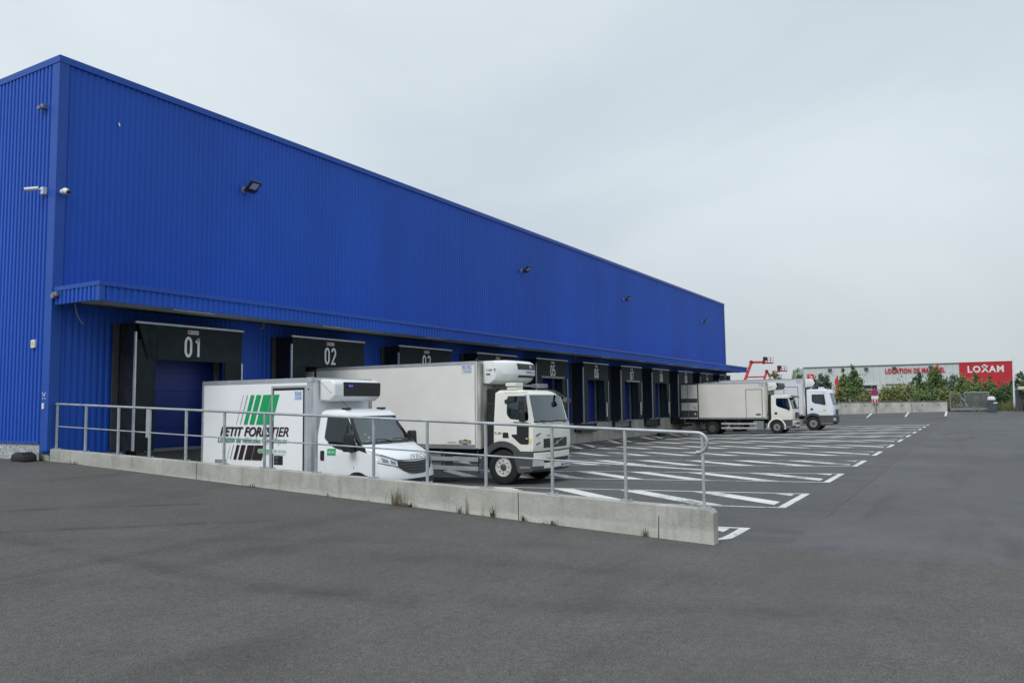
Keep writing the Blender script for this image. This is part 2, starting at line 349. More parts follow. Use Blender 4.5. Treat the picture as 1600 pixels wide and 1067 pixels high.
def arc2(cx, cy, rx, ry, a0, a1, n=10): return [(cx+rx*math.cos(R(a0+(a1-a0)*i/n)), cy+ry*math.sin(R(a0+(a1-a0)*i/n))) for i in range(n+1)]
def digit(d):            # centre lines in a unit box 0..1 x 0..1 (narrow grotesque numerals)
    return {'0': [arc2(.5, .7, .5, .3, 0, 180)+arc2(.5, .3, .5, .3, 180, 360)+[(1, .7)]],
            '1': [[(.08, .80), (.35, .83), (.62, 1.0)], [(.62, 1.02), (.62, -.02)]],
            '2': [arc2(.5, .72, .5, .28, 165, -25)+[(.0, .0), (1.02, .0)]],
            '3': [arc2(.5, .75, .48, .25, 160, -85)+[(.35, .5)], arc2(.5, .25, .5, .25, 85, -160)],
            '4': [[(.75, -.02), (.75, 1.0), (0, .28), (1.02, .28)]],
            '5': [[(.95, 1.0), (.08, 1.0), (.02, .50)]+arc2(.5, .31, .5, .31, 135, -160)],
            '6': [arc2(.5, .72, .5, .28, 15, 180)+[(0, .3)]+arc2(.5, .3, .5, .3, 180, 540, 18)],
            '7': [[(0, 1.0), (1.0, 1.0), (.35, -.02)]],
            '8': [arc2(.5, .76, .45, .24, 0, 360, 18), arc2(.5, .26, .5, .26, 0, 360, 18)],
            '9': [arc2(.5, .28, .5, .28, 195, 360)+[(1, .7)]+arc2(.5, .7, .5, .3, 0, 360, 18)]}[d]
def number(name, txt, x, o, z, w, h, sw, gap, material, parent):
    mb = MB(); k = 0
    for ch in txt:
        for line in digit(ch):
            pts = [Vector((x+k*(w+gap)+sw/2+q[0]*(w-sw), z+sw/2+q[1]*(h-sw))) for q in line]; lft = []; rgt = []
            for i, p_ in enumerate(pts):
                d1 = (p_-pts[i-1]).normalized() if i else None; d2 = (pts[i+1]-p_).normalized() if i < len(pts)-1 else None
                if (pts[0]-pts[-1]).length < 1e-6 and (d1 is None or d2 is None): d1 = (pts[-1]-pts[-2]).normalized(); d2 = (pts[1]-pts[0]).normalized()
                a_ = d1 or d2; b_ = d2 or d1; t_ = a_+b_; t_ = t_.normalized() if t_.length > 1e-3 else a_
                n_ = Vector((-t_.y, t_.x)); sc_ = min(1.6, 1/max(0.4, n_.dot(Vector((-a_.y, a_.x)))))
                lft.append(p_+n_*sw/2*sc_); rgt.append(p_-n_*sw/2*sc_)
            m_ = len(pts); mb.add([P(q.x, o, q.y) for q in lft]+[P(q.x, o, q.y) for q in rgt], [(i, i+1, m_+i+1, m_+i) for i in range(m_-1)])
        k += 1
    return mb.build(name, material, parent)

# ------------------------------------------------------------------ ground
def sm(t): t = max(0.0, min(1.0, t)); return t*t*(3-2*t)
O_DR = 1.6
def yard_base(o):
    if o >= 15.85: return 0.0
    if o >= O_DR: return -0.0235*(15.85-o)
    return -0.335+0.165*(O_DR-max(o, 0))/O_DR
def rise(x): return 0.72*max(0.0, min(1.0, (x-69.5)/10.9))**1.3
def yard_z(x, o):
    return yard_base(o) + rise(x) + (0.12-0.03*sm((o-15.95)/6))*(1-sm((x-0.13)/1.4))*sm((o-14.4)/1.55)
def apron_z(x, o):
    h = 0.12+0.0449*(15.95-o) if o < 15.95 else 0.12-0.03*sm((o-15.95)/6)
    h = min(h, 0.84)
    return h + rise(x)
def sheet(name, xs, os_, zf, material, parent=None, dz=0.0, kind='structure'):
    b = MB(); nx = len(xs)
    b.add([P(x, o, zf(x, o)+dz) for o in os_ for x in xs],
          [(j*nx+i, j*nx+i+1, (j+1)*nx+i+1, (j+1)*nx+i) for j in range(len(os_)-1) for i in range(nx-1)])
    ob = b.build(name, material, parent, kind=kind if not parent else None)
    return ob
lin = lambda a, b, n: [a+(b-a)*i/n for i in range(n+1)]
apron = sheet('asphalt_apron', lin(-60, 0.13, 40), [-60, -20, -8, -3, -1, -0.6] + lin(-0.5, 15.95, 14) + lin(16.5, 22, 6) + [26, 32, 45, 70], apron_z, M_ASPH)
yx = lin(0.13, 2.0, 6) + lin(3, 60, 10) + [66] + lin(69.5, 80.4, 12) + [90]
yard = sheet('asphalt_yard', yx, [0.0, O_DR] + lin(2.5, 14, 8) + lin(14.4, 16.7, 8), yard_z, M_YARD)
road = sheet('asphalt_road', yx, lin(16.7, 22, 3) + [30, 45, 70], yard_z, M_ROAD)
ext = sheet('asphalt_yard_end', lin(59.6, 61.5, 1) + [66] + lin(69.5, 80.4, 12) + [90], [-30, -10, 0.0], lambda x, o: -0.17+0.17*sm(-o/8)+rise(x), M_YARD)
g = MB()
gx = [-3000, -600, -100, -61, 60, 78.2, 92, 93, 200, 700, 3500]; go = [-3000, -500, -120, -60, 0, 71, 120, 500, 3000]
def gz(x, o): return -0.75 if x < 62 else (-0.75+1.15*sm((x-80)/12))
sheet('ground', gx, go, gz, M_GRASS)
# tar joints and the drain channel
def strip(parent, name, pts, material, zf, w=None, dz=0.004):
    """polyline ribbon (pairs of left/right points) lying on the ground"""
    b = MB(); v = []
    for (a, c) in pts: v += [P(a[0], a[1], zf(*a)+dz), P(c[0], c[1], zf(*c)+dz)]
    b.add(v, [(2*i, 2*i+1, 2*i+3, 2*i+2) for i in range(len(pts)-1)])
    return b.build(name, material, parent)
strip(road, 'tar_joint', [((x, 16.69+0.02*math.sin(x*1.7)), (x, 16.73+0.02*math.sin(x*1.7+.4))) for x in lin(4.0, 60, 90)], M_TAR, yard_z, dz=0.005)
strip(yard, 'drain_channel', [((x, O_DR-0.16), (x, O_DR+0.06)) for x in lin(0.6, 59, 40)], M_DRAIN, yard_z, dz=0.004)
# hatched strips between the bays
def clip_poly(poly, x0, x1, o0, o1):
    def cl(pl, f):
        r = []
        for i in range(len(pl)):
            a, b = pl[i], pl[(i+1) % len(pl)]; fa, fb = f(a), f(b)
            if fa >= 0: r.append(a)
            if fa*fb < 0: t = fa/(fa-fb); r.append((a[0]+t*(b[0]-a[0]), a[1]+t*(b[1]-a[1])))
        return r
    for f in (lambda q: q[0]-x0, lambda q: x1-q[0], lambda q: q[1]-o0, lambda q: o1-q[1]):
        poly = cl(poly, f)
        if len(poly) < 3: return []
    return poly
PITCHX = 5.284
for i in range(12):
    xa, xb = -0.21+PITCHX*i, 2.42+PITCHX*i
    if i == 0: xa = 0.28
    xb = min(xb, 59.9)
    osub = [0.15, 0.8, O_DR+0.08] + lin(2.5, 15.85, 12)
    if i > 0: strip(yard, 'border_line', [((xa, o), (xa+0.10, o)) for o in osub], M_PAINT, yard_z)
    strip(yard, 'border_line', [((xb-0.10, o), (xb, o)) for o in osub], M_PAINT, yard_z)
    strip(yard, 'end_line', [((x, 15.69), (x, 15.85)) for x in lin(xa+(0.101 if i else 0), xb-0.101, 6)], M_PAINT, yard_z)
    for k in range(10):
        s0 = 14.95-1.85*k
        poly = [(xb+0.2, s0-0.22), (xb+0.2, s0+0.38), (xb-3.2, s0+4.19), (xb-3.2, s0+3.59)]
        for (oa, ob_) in ((0.2, O_DR-0.17), (O_DR+0.08, 15.55)):
            q = clip_poly(poly, xa+0.16, xb-0.14, oa, ob_)
            if len(q) >= 3:
                area = abs(sum(q[j][0]*q[(j+1) % len(q)][1]-q[(j+1) % len(q)][0]*q[j][1] for j in range(len(q))))/2
                if area < 0.02: continue
                b = MB(); b.face([(x, o, yard_z(x, o)+0.004) for x, o in q]); b.build('hatch_stripe', M_PAINT, yard)

# ------------------------------------------------------------------ warehouse
LEN, HT, OC, ZT, ZB, ZCL = 59.4, 10.76, 1.89, 4.98, 4.55, 1.0
wh = thing('warehouse', 'long blue corrugated metal warehouse with a row of numbered loading docks under a canopy', 'warehouse', (0, 0, 0))
RIB = 1/6
def ribs(a, b, z0, z1, fixed, axis, sgn=1, depth=0.044, slope=0.02):
    """trapezoid-ribbed sheet; axis 'x' runs along x at o=fixed, 'o' runs along o at x=fixed; ribs stand out by sgn*depth"""
    pts = []; t = a
    while t < b-1e-6:
        for dt, h in ((0, 0), (0.042, 0), (0.042+slope, 1), (RIB-slope, 1)):
            if t+dt <= b: pts.append((t+dt, h))
        t += RIB
    pts.append((b, 0))
    mb = MB(); v = []
    for t_, h in pts:
        q = fixed+sgn*depth*h
        for z in (z0, z1): v.append(P(t_, q, z) if axis == 'x' else P(q, t_, z))
    mb.add(v, [(2*i, 2*i+2, 2*i+3, 2*i+1) for i in range(len(pts)-1)])
    return mb
b = MB(); b.box(0.06, LEN-0.06, -42, -0.03, 0.2, HT-0.06); b.build('wall_core', M_BLUET, wh)
ribs(0.18, LEN-0.1, ZCL, HT-0.08, 0.0, 'x', 1, 0.021, 0.034).build('cladding', M_BLUE, wh)
ribs(-42, -0.2, 1.28, HT-0.08, 0.0, 'o', -1).build('cladding', M_BLUE, wh)
b = MB(); b.prism([(-0.045, 0.047), (0.2, 0.047), (0.2, -0.02), (-0.02, -0.02), (-0.02, -0.26), (-0.045, -0.26)], 'z', 1.06, HT-0.06); b.build('corner_trim', M_BLUET, wh)
b = MB(); b.box(LEN-0.2, LEN+0.04, -0.02, 0.047, 1.0, HT-0.06); b.build('corner_trim', M_BLUET, wh)
b = MB(); b.box(-0.06, LEN+0.06, -0.2, 0.065, HT-0.17, HT); b.build('parapet_cap', M_BLUET, wh)
b = MB(); b.box(-0.06, 0.2, -42, -0.203, HT-0.17, HT); b.build('parapet_cap', M_BLUET, wh)
b = MB(); b.box(-0.055, 0.12, -42, -0.30, 1.23, 1.282); b.build('base_flashing', M_BLUET, wh)
b = MB(); b.box(-0.015, 0.2, -42, -0.33, 0.3, 1.228); b.build('plinth', M_PLINTH, wh)
b = MB(); b.box(0.02, LEN, -0.02, 0.06, 0.955, 0.999); b.build('base_flashing', M_BLUET, wh)
# dock face cast in panels
for i in range(12):
    xa = 0.0+PITCHX*i-0.95; xb = xa+PITCHX-0.015
    b = MB(); b.box(max(xa, 0.25), min(xb, LEN), -0.5, 0.02, -0.6, 0.953); b.build('dock_wall_panel', M_CONCD, wh)
# canopy
XE = LEN+0.0
cn = ribs(0.12, XE-0.1, ZB, ZT-0.1, OC-0.034, 'x', 1, 0.028, 0.03).build('canopy_fascia', M_BLUE, wh)
ribs(0.06, OC-0.12, ZB, ZT-0.1, 0.034, 'o', -1).build('canopy_end', M_BLUE, cn)
b = MB(); b.box(-0.02, XE+0.02, 0.05, OC+0.03, ZT-0.10, ZT); b.build('canopy_cap', M_BLUET, cn)
b = MB(); b.prism([(-0.004, OC+0.012), (0.13, OC+0.012), (0.13, OC-0.03), (0.03, OC-0.03), (0.03, OC-0.14), (-0.004, OC-0.14)], 'z', ZB-0.02, ZT-0.10); b.build('corner_trim', M_BLUET, cn)
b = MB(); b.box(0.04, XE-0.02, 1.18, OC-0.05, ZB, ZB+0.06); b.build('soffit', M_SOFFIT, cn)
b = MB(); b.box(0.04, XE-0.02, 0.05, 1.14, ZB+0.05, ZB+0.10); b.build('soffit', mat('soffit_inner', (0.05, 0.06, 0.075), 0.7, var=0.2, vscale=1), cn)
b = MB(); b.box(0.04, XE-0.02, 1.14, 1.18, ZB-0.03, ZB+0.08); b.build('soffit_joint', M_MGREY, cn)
b = MB(); b.box(0.0, XE, OC-0.045, OC-0.005, ZB-0.025, ZB-0.002); b.build('drip_edge', M_BLUET, cn)
b = MB(); b.box(XE-0.06, XE, 0.06, OC-0.03, ZB, ZT-0.10); b.build('canopy_end', M_BLUE, cn)
for i in range(11):
    x = 2.0+PITCHX*i
    b = MB(); b.box(x, x+1.25, OC-0.22, OC-0.10, ZB-0.05, ZB-0.002); b.build('canopy_light', M_ALU, cn, bevel=0.01)
    x = 5.6+PITCHX*i
    if i in (0, 4, 8):
        b = MB(); b.tube([(x, 1.0, ZB+0.02), (x, 1.0, ZB-0.14), (x-0.04, 0.94, ZB-0.20)], 0.055, 10); b.build('drain_pipe', M_DGREY, wh, smooth=50)
b = MB(); b.tube([(0.20, 0.6, 4.62), (0.21, 0.6, 4.5), (0.26, 0.6, 4.3), (0.36, 0.6, 4.14), (0.42, 0.6, 4.09)], 0.011, 6); b.build('loose_cable', M_MGREY, wh)
for (x_, z_) in ((1.52, 9.52), (0.95, 5.18), (11.3, 5.1)):
    b = MB(); b.prism([(x_, z_), (x_+0.05, z_+0.02), (x_+0.07, z_-0.06), (x_+0.04, z_-0.09)], 'o', 0.027, 0.031); b.build('scuff_mark', M_WPRINT, wh)
b = MB(); b.tube([(LEN-0.1, -0.1, 8.0), (LEN+0.3, 0.05, 8.02)], 0.03, 6)
# dock shelters
SW, SO, SZ0, SZ1, SHB = 3.37, 0.78, 0.98, 4.24, 3.30
def flap(x0, x1, z0, z1, o, n=7, seed=0, amp=0.02, lean=0.0):
    rnd = random.Random(seed); mb = MB(); m_ = 6; v = []
    ph = [rnd.uniform(0, 6.3) for _ in range(3)]
    for j in range(m_+1):
        for i in range(n+1):
            a, c = i/n, j/m_
            x = x0+(x1-x0)*a+lean*(1-c); z = z0+(z1-z0)*c
            dep = amp*(1-c)*(math.sin(a*5+ph[0])+0.5*math.sin(a*11+ph[1]))
            v.append((x, o+dep, z))
    pts = [P(*q) for q in v]+[P(q[0], q[1]-0.012, q[2]) for q in v]
    k = len(v); fs = []
    for j in range(m_):
        for i in range(n):
            a = j*(n+1)+i; fs.append((a, a+1, a+n+2, a+n+1)); fs.append((k+a, k+a+n+1, k+a+n+2, k+a+1))
    ring = [i for i in range(n+1)]+[j*(n+1)+n for j in range(1, m_+1)]+[m_*(n+1)+i for i in range(n-1, -1, -1)]+[j*(n+1) for j in range(m_-1, 0, -1)]
    for q in range(len(ring)): a, c = ring[q], ring[(q+1) % len(ring)]; fs.append((a, k+a, k+c, c))
    mb.add(pts, fs); return mb
def bellows(x0, x1, o0, o1, z0, z1, n=9):
    mb = MB(); v = []; rows = 24
    return mb
shelf = None
for i in range(11):
    x0 = 1.68+PITCHX*i; x1 = x0+SW
    # bellows frame: two pleated side walls and a roof, one mesh
    mb = MB()
    for (xa, s) in ((x0+0.02, 1), (x1-0.02, -1)):
        v = []; nr = 16; no = 6
        for j in range(nr+1):
            for k in range(no+1):
                c = k/no; z = SZ0+(SZ1-0.02-SZ0)*j/nr
                v.append((xa+s*(0.025*abs(math.sin((j*0.9+k)*1.1))*math.sin(math.pi*c)), 0.04+(SO-0.06)*c, z))
        pts = [P(*q) for q in v]+[P(q[0]+s*0.03, q[1], q[2]) for q in v]; kk = len(v)
        fs = []
        for j in range(nr):
            for k in range(no):
                a = j*(no+1)+k; fs += [(a, a+1, a+no+2, a+no+1), (kk+a, kk+a+no+1, kk+a+no+2, kk+a+1)]
        mb.add(pts, fs)
    mb.box(x0+0.01, x1-0.01, 0.04, SO-0.02, SZ1-0.05, SZ1-0.01)
    sh = mb.build('dock_shelter', M_FOLD, wh, label='dock shelter with black curtains and the number %02d' % (i+1))
    # sectional door and its frame
    dx0, dx1 = x0+0.42, x1-0.42
    for k in range(6):
        b = MB(); zz = 1.01+0.5*k; b.box(dx0, dx1, 0.045, 0.075+0.01*(k % 2), zz, min(zz+0.493, 3.93)); b.build('door_panel', M_DOORBLUE, sh)
    b = MB(); b.box(dx0-0.12, dx0-0.002, 0.04, 0.16, 0.99, 4.02); b.box(dx1+0.002, dx1+0.12, 0.04, 0.16, 0.99, 4.02); b.box(dx0-0.002, dx1+0.002, 0.04, 0.15, 3.94, 4.02)
    b.build('door_frame', M_MGREY, sh)
    b = MB(); b.box(x1-0.095, x1-0.085, 0.17, SO-0.05, SZ0+0.02, SZ1-0.06); b.build('inner_lining', mat('shelter_lining', (0.035, 0.07, 0.095), 0.7, var=0.2, vscale=2), sh)
    b = MB(); b.box(x0-0.16, x0+0.0, 0.045, 0.10, SZ0+0.02, SZ1-0.02); b.build('wall_angle', M_DGREY, sh)
    # curtains
    FW = 0.60
    flap(x0+0.03, x0+FW, SZ0-0.02, SHB+0.5, SO-0.015, seed=i*3, amp=0.018, lean=0.0 if i != 7 else -0.04).build('side_curtain', M_FLAP, sh)
    flap(x1-FW, x1-0.03, SZ0-0.02, SHB+0.5, SO-0.015, seed=i*3+1, amp=0.03, lean=(0.0, 0, 0, 0, 0, 0.06, 0.12, 0.16, 0, 0, 0)[i]).build('side_curtain', M_FLAP, sh)
    hd = flap(x0+(0.33 if i == 0 else 0.02), x1-0.02, SHB, SZ1-0.03, SO+0.01, seed=i*3+2, amp=0.012).build('header_curtain', M_FLAP, sh)
    if i == 0:   # torn corner of the first header hangs in folds
        mb = MB(); v = []
        for j in range(7):
            c = j/6
            for k in range(9):
                a = k/8
                xx = x0+0.05+0.28*c+(0.34-0.28*c+0.26)*a*(1-0.15*c); v.append(P(xx, SO+0.03+0.035*math.sin(a*13)*c, SZ1-0.04-0.86*c))
        mb.add(v, [(j*9+k, j*9+k+1, j*9+k+10, j*9+k+9) for j in range(6) for k in range(8)]); mb.build('torn_curtain', M_FLAP, sh, label='torn corner of the header curtain hanging in folds')
    b = MB(); b.box(x0-0.02, x1+0.02, SO-0.03, SO+0.035, SZ1-0.03, SZ1+0.02); b.build('top_rail', M_ALU, sh)
    b = MB(); b.box(x0-0.015, x0+0.028, SO-0.05, SO+0.01, SZ0, SZ1-0.25); b.build('edge_rail', M_ALU, sh)
    b = MB(); b.box(x1-0.028, x1+0.015, SO-0.05, SO+0.01, SZ0, SHB); b.build('edge_rail', M_ALU, sh)
    if i in (0, 4, 6):
        b = MB(); b.box(x1-(0.5 if i == 0 else 2.9 if i == 4 else 2.6), x1-0.42, SO+0.02, SO+0.05, SHB-0.005, SHB+(0.05 if i == 0 else 0.09)); 
        if i: b.build('curtain_bar', M_MGREY, sh)
    b = MB(); b.box(x0+0.34, x0+0.43, SO+0.003, SO+0.012, 1.30, 2.02)
    if i in (0,): b.build('guide_stripe', M_WPRINT, sh)
    b = MB(); lx = (0, 0, 0, 0, 0, .05, .08, .1, 0, 0, 0)[i]; b.box(x1-0.44+lx, x1-0.34+lx, SO+0.03, SO+0.038, 1.25, 2.05)
    if i in (5, 6, 7): b.build('guide_stripe', M_WPRINT, sh)
    ny = 3.40
    number('dock_number', '%02d' % (i+1), x0+SW/2-0.27, SO+0.026, ny, 0.24, 0.56, 0.072, 0.06, M_WPRINT, sh)
    b = MB(); b.box(x0+SW/2-0.17, x0+SW/2+0.17, SO+0.020, SO+0.026, 4.03, 4.13); lb = b.build('maker_label', M_WPRINT, sh)
    text('label_text', 'DELFI', 0.062, M_BLACK, sh, (x0+SW/2-0.07, SO+0.029, 4.05), 'o', fit=0.22, bold=0.02)
    b = MB(); b.box(x0+SW/2-0.16, x0+SW/2-0.09, SO+0.0262, SO+0.029, 4.045, 4.115); b.build('label_mark', M_LRED, sh)
    # leveller pit, lip and bumpers
    b = MB(); b.box(x0+0.55, x1-0.55, 0.022, 0.10, 0.55, 0.95); b.build('leveller_front', M_DGREY if i % 3 else M_MGREY, sh)
    b = MB(); b.box(x0+0.60, x1-0.60, 0.10, 0.34, 0.90, 0.975); b.build('leveller_lip', M_MGREY, sh)
    b = MB(); b.box(x0+0.62, x1-0.62, 0.10, 0.30, 0.42, 0.52); b.build('lip_support', M_BLACK, sh, bevel=0.01)
    for xx in (x0+0.30, x1-0.52):
        b = MB(); b.box(xx, xx+0.22, 0.022, 0.13, 0.45, 0.94); b.build('dock_bumper', M_RUBBER, sh, bevel=0.02)
# scuffs, little fixtures on the walls
def floodlight(x, z, lab):
    t = thing('floodlight', lab, 'floodlight', (x, 0.05, z-0.1), 'floodlights along the blue front wall')
    b = MB(); b.tube([(x-0.12, 0.03, z-0.05), (x-0.06, 0.22, z-0.05)], 0.03, 8); b.box(x-0.16, x-0.06, 0.03, 0.055, z-0.14, z+0.06); b.build('bracket', M_MGREY, t)
    a = R(38); c, s = math.cos(a), math.sin(a)
    def q(u, v, w): return (x+u, 0.36+v*c-w*s*1.0, z+v*s*0.0+(-v*s*-1)*1.0*0.0 + v*s + w*c)
    def slab(u0, u1, v0, v1, w0, w1):
        mb = MB(); pts = [P(*q(u, v, w_)) for w_ in (w0, w1) for v in (v0, v1) for u in (u0, u1)]
        return mb.add(pts, [(0, 1, 3, 2), (4, 6, 7, 5), (0, 4, 5, 1), (2, 3, 7, 6), (0, 2, 6, 4), (1, 5, 7, 3)])
    h = slab(-0.2, 0.2, -0.22, 0.22, 0, 0.06).build('housing', M_BLACK, t, bevel=0.012)
    slab(-0.13, 0.13, -0.06, 0.16, -0.008, -0.001).build('lens', M_LAMPF, h)
    for k in range(5): slab(-0.17+0.08*k, -0.15+0.08*k, -0.2, 0.2, 0.062, 0.085).build('cooling_fin', M_BLACK, h)
    b = MB(); b.tube([(x-0.06, 0.2, z-0.05), (x-0.22, 0.28, z-0.08), (x-0.22, 0.36, z-0.02)], 0.014, 6); b.tube([(x-0.06, 0.2, z-0.05), (x+0.22, 0.28, z-0.08), (x+0.22, 0.36, z-0.02)], 0.014, 6); b.build('yoke', M_BLACK, t)
for (x, z, l_) in ((5.74, 8.73, 'black floodlight on the blue wall above the gap between docks 01 and 02'), (22.85, 8.62, 'black floodlight on the blue wall over the cream truck cab with the rounded cooling unit'), (35.96, 8.62, 'black floodlight on the blue wall just beyond the one over the cream truck cab'), (52.63, 8.6, 'black floodlight on the blue wall near the far end of the warehouse')): floodlight(x, z, l_)
t = thing('security_camera', 'white bullet camera on the gable side of the blue corner', 'camera', (-0.03, -0.40, 7.38))
b = MB(); b.box(-0.15, -0.035, -0.45, -0.33, 7.30, 7.48); b.build('junction_box', M_WPRINT, t, bevel=0.015)
b = MB(); b.tube([(-0.15, -0.40, 7.42), (-0.24, -0.44, 7.42)], 0.02, 8); b.build('arm', M_WPRINT, t)
b = MB(); b.tube([(-0.2, -0.42, 7.44), (-0.42, -0.62, 7.39)], 0.045, 12); h = b.build('housing', M_WPRINT, t, smooth=40)
b = MB(); b.tube([(-0.421, -0.621, 7.39), (-0.43, -0.63, 7.388)], 0.036, 12); b.build('lens', M_BLACK, h)
t = thing('security_camera', 'white turret camera with black front on the front side of the blue corner', 'camera', (0.12, 0.05, 7.34))
b = MB(); b.tube([(0.12, 0.048, 7.35), (0.12, 0.16, 7.35)], [0.07, 0.06], 14); b.build('base', M_WPRINT, t, smooth=40)
b = MB(); b.tube([(0.12, 0.15, 7.36), (0.14, 0.27, 7.32)], [0.08, 0.066], 14); h = b.build('housing', M_WPRINT, t, smooth=40)
b = MB(); b.tube([(0.141, 0.271, 7.32), (0.146, 0.30, 7.31)], [0.058, 0.05], 14); b.build('lens', M_BLACK, h)
b = MB(); b.box(-0.15, -0.035, -0.60, -0.46, 9.49, 9.60); b.box(-0.20, -0.14, -0.64, -0.52, 9.46, 9.55); tag(b.build('wall_lamp', M_MGREY, None, bevel=0.015), 'small grey lamp box high on the gable wall', 'lamp')
b = MB(); b.box(-0.1, -0.035, -0.72, -0.55, 3.54, 3.74); o_ = tag(b.build('alarm_box', M_WPRINT, None, bevel=0.02), 'small white alarm box on the blue gable wall', 'box')
b = MB(); b.box(-0.108, -0.1, -0.66, -0.61, 3.62, 3.68); b.box(-0.103, -0.1, -0.675, -0.595, 3.6, 3.7); p_ = b.build('detector_eye', M_YEL, o_)
b = MB(); b.box(-0.07, -0.046, -0.19, -0.11, 2.06, 2.2); tag(b.build('notice_plate', M_WPRINT), 'tiny white plate on the corner trim above the handrail', 'plate')
t = thing('adhesive_marks', 'white cross of glue marks on the corner trim above the small plate', 'marks', (-0.05, -0.15, 2.28))
for dx, dz in ((0.06, 0.07), (-0.06, 0.07), (0.03, 0.03), (-0.03, 0.03), (0, 0), (0.05, -0.06), (-0.05, -0.06)):
    b = MB(); b.box(-0.0485, -0.046, -0.165+dx, -0.135+dx, 2.355+dz, 2.385+dz); b.build('glue_spot', M_WPRINT, t)
b = MB(); b.box(-0.09, -0.01, 0.12, 0.30, 4.74, 4.85); b.box(-0.12, -0.08, 0.10, 0.22, 4.69, 4.80); tag(b.build('wall_lamp', M_MGREY, None, bevel=0.015), 'small grey lamp box on the end of the canopy', 'lamp')
t = thing('bait_box', 'black plastic bait box lying at the foot of the blue corner', 'box', (-0.3, -0.35, 0.84))
za = apron_z(-0.3, -0.3)
b = MB(); b.prism([(-0.62, za), (-0.05, za), (-0.07, za+0.14), (-0.18, za+0.19), (-0.5, za+0.19), (-0.6, za+0.14)], 'x', -0.52, -0.2); h = b.build('base', M_BLACK, t, bevel=0.03, smooth=40)
b = MB(); b.box(-0.49, -0.23, -0.5, -0.2, za+0.185, za+0.215); b.build('lid', M_DGREY, t, bevel=0.012)
b = MB(); b.box(-0.40, -0.30, -0.42, -0.30, za+0.2151, za+0.219); b.build('label', M_WPRINT, h)

q_ = hit(1008, 680, 2, -0.22)
b = MB(); b.prism([(0.35, -0.32), (0.80, -0.32), (0.76, -0.10), (0.60, 0.0), (0.45, -0.04)], 'x', q_[0]-0.45, q_[0]+0.35)
tag(b.build('wheel_chock', M_RUBBER, None, bevel=0.05, smooth=40), 'black rubber wheel chock lying at the foot of the dock wall', 'chock')
# ------------------------------------------------------------------ retaining wall and handrail
XW0, XW1 = 0.02, 0.24
wt = lambda o: 1.105-0.0329*o
rw = thing('retaining_wall', 'low sloping cast concrete retaining wall beside the first loading bay', 'wall', (0.3, 8, 0.3))
for (a, c) in ((0.065, 5.36), (5.377, 12.91), (12.925, 15.95)):
    b = MB()
    top = [(a, wt(a)), (c, wt(c))] if c < 15 else [(a, wt(a)), (15.90, wt(15.90)), (15.95, wt(15.95)-0.045)]
    b.prism([(c, -0.6), (a, -0.6)]+top, 'x', XW0, XW1)
    b.build('wall_panel', M_CONC, rw, bevel=0.008)
b = MB(); b.prism([(-0.3, 0.5), (0.026, 0.5), (0.026, 0.97), (-0.3, 0.97)], 'x', 0.03, 0.24); b.build('end_block', M_CONC, rw)
b = MB(); b.prism([(15.165, 0.14), (15.180, 0.14), (15.188, 0.46), (15.178, 0.46)], 'x', XW0-0.0015, XW0+0.02); b.build('crack', M_DRAIN, rw)
hr = thing('handrail', 'galvanised steel handrail with two rails on the concrete retaining wall', 'handrail', (0.13, 8, 0.8))
rt = lambda o: 2.178-0.0361*o
rmid = lambda o: 1.646-0.0346*o
POSTS = [0.135, 1.309, 2.553, 3.668, 4.877, 6.056, 7.21, 7.38, 8.567, 9.937, 11.102, 12.267, 13.464, 14.658, 15.80]
for o in POSTS:
    b = MB(); w_ = 0.024 if o < 8 else 0.02; hx = 0.02 if o < 15 else 0.014
    b.box(0.13-hx, 0.13+hx, o-w_, o+w_, wt(o)+0.01, rt(o)-0.02); p_ = b.build('post', M_GALV, hr, bevel=0.004)
    b = MB(); b.prism([(o-0.085, wt(o-0.085)+0.001), (o+0.085, wt(o+0.085)+0.001), (o+0.085, wt(o+0.085)+0.014), (o-0.085, wt(o-0.085)+0.014)], 'x', 0.065, 0.195); b.build('base_plate', M_GALV, p_)
    for dx in (-0.045, 0.045):
        for do in (-0.055, 0.055):
            b = MB(); b.tube([(0.13+dx, o+do, wt(o+do)+0.012), (0.13+dx, o+do, wt(o+do)+0.035)], 0.011, 6); b.build('bolt', M_GALV, p_)
b = MB(); arc = [(0.13, 15.73+0.135*math.sin(a), rt(15.73)-0.135+0.135*math.cos(a)) for a in lin(0, math.pi, 12)]
b.tube([(0.13, o, rt(o)) for o in (0.075, 5, 10, 15.5)] + arc + [(0.13, 15.71, arc[-1][2])], 0.026, 12); b.build('top_rail', M_GALV, hr, smooth=50)
b = MB(); b.tube([(0.13, o, rmid(o)) for o in (0.1, 5, 10, 15.79)], 0.0145, 10); b.build('middle_rail', M_GALV, hr, smooth=50)

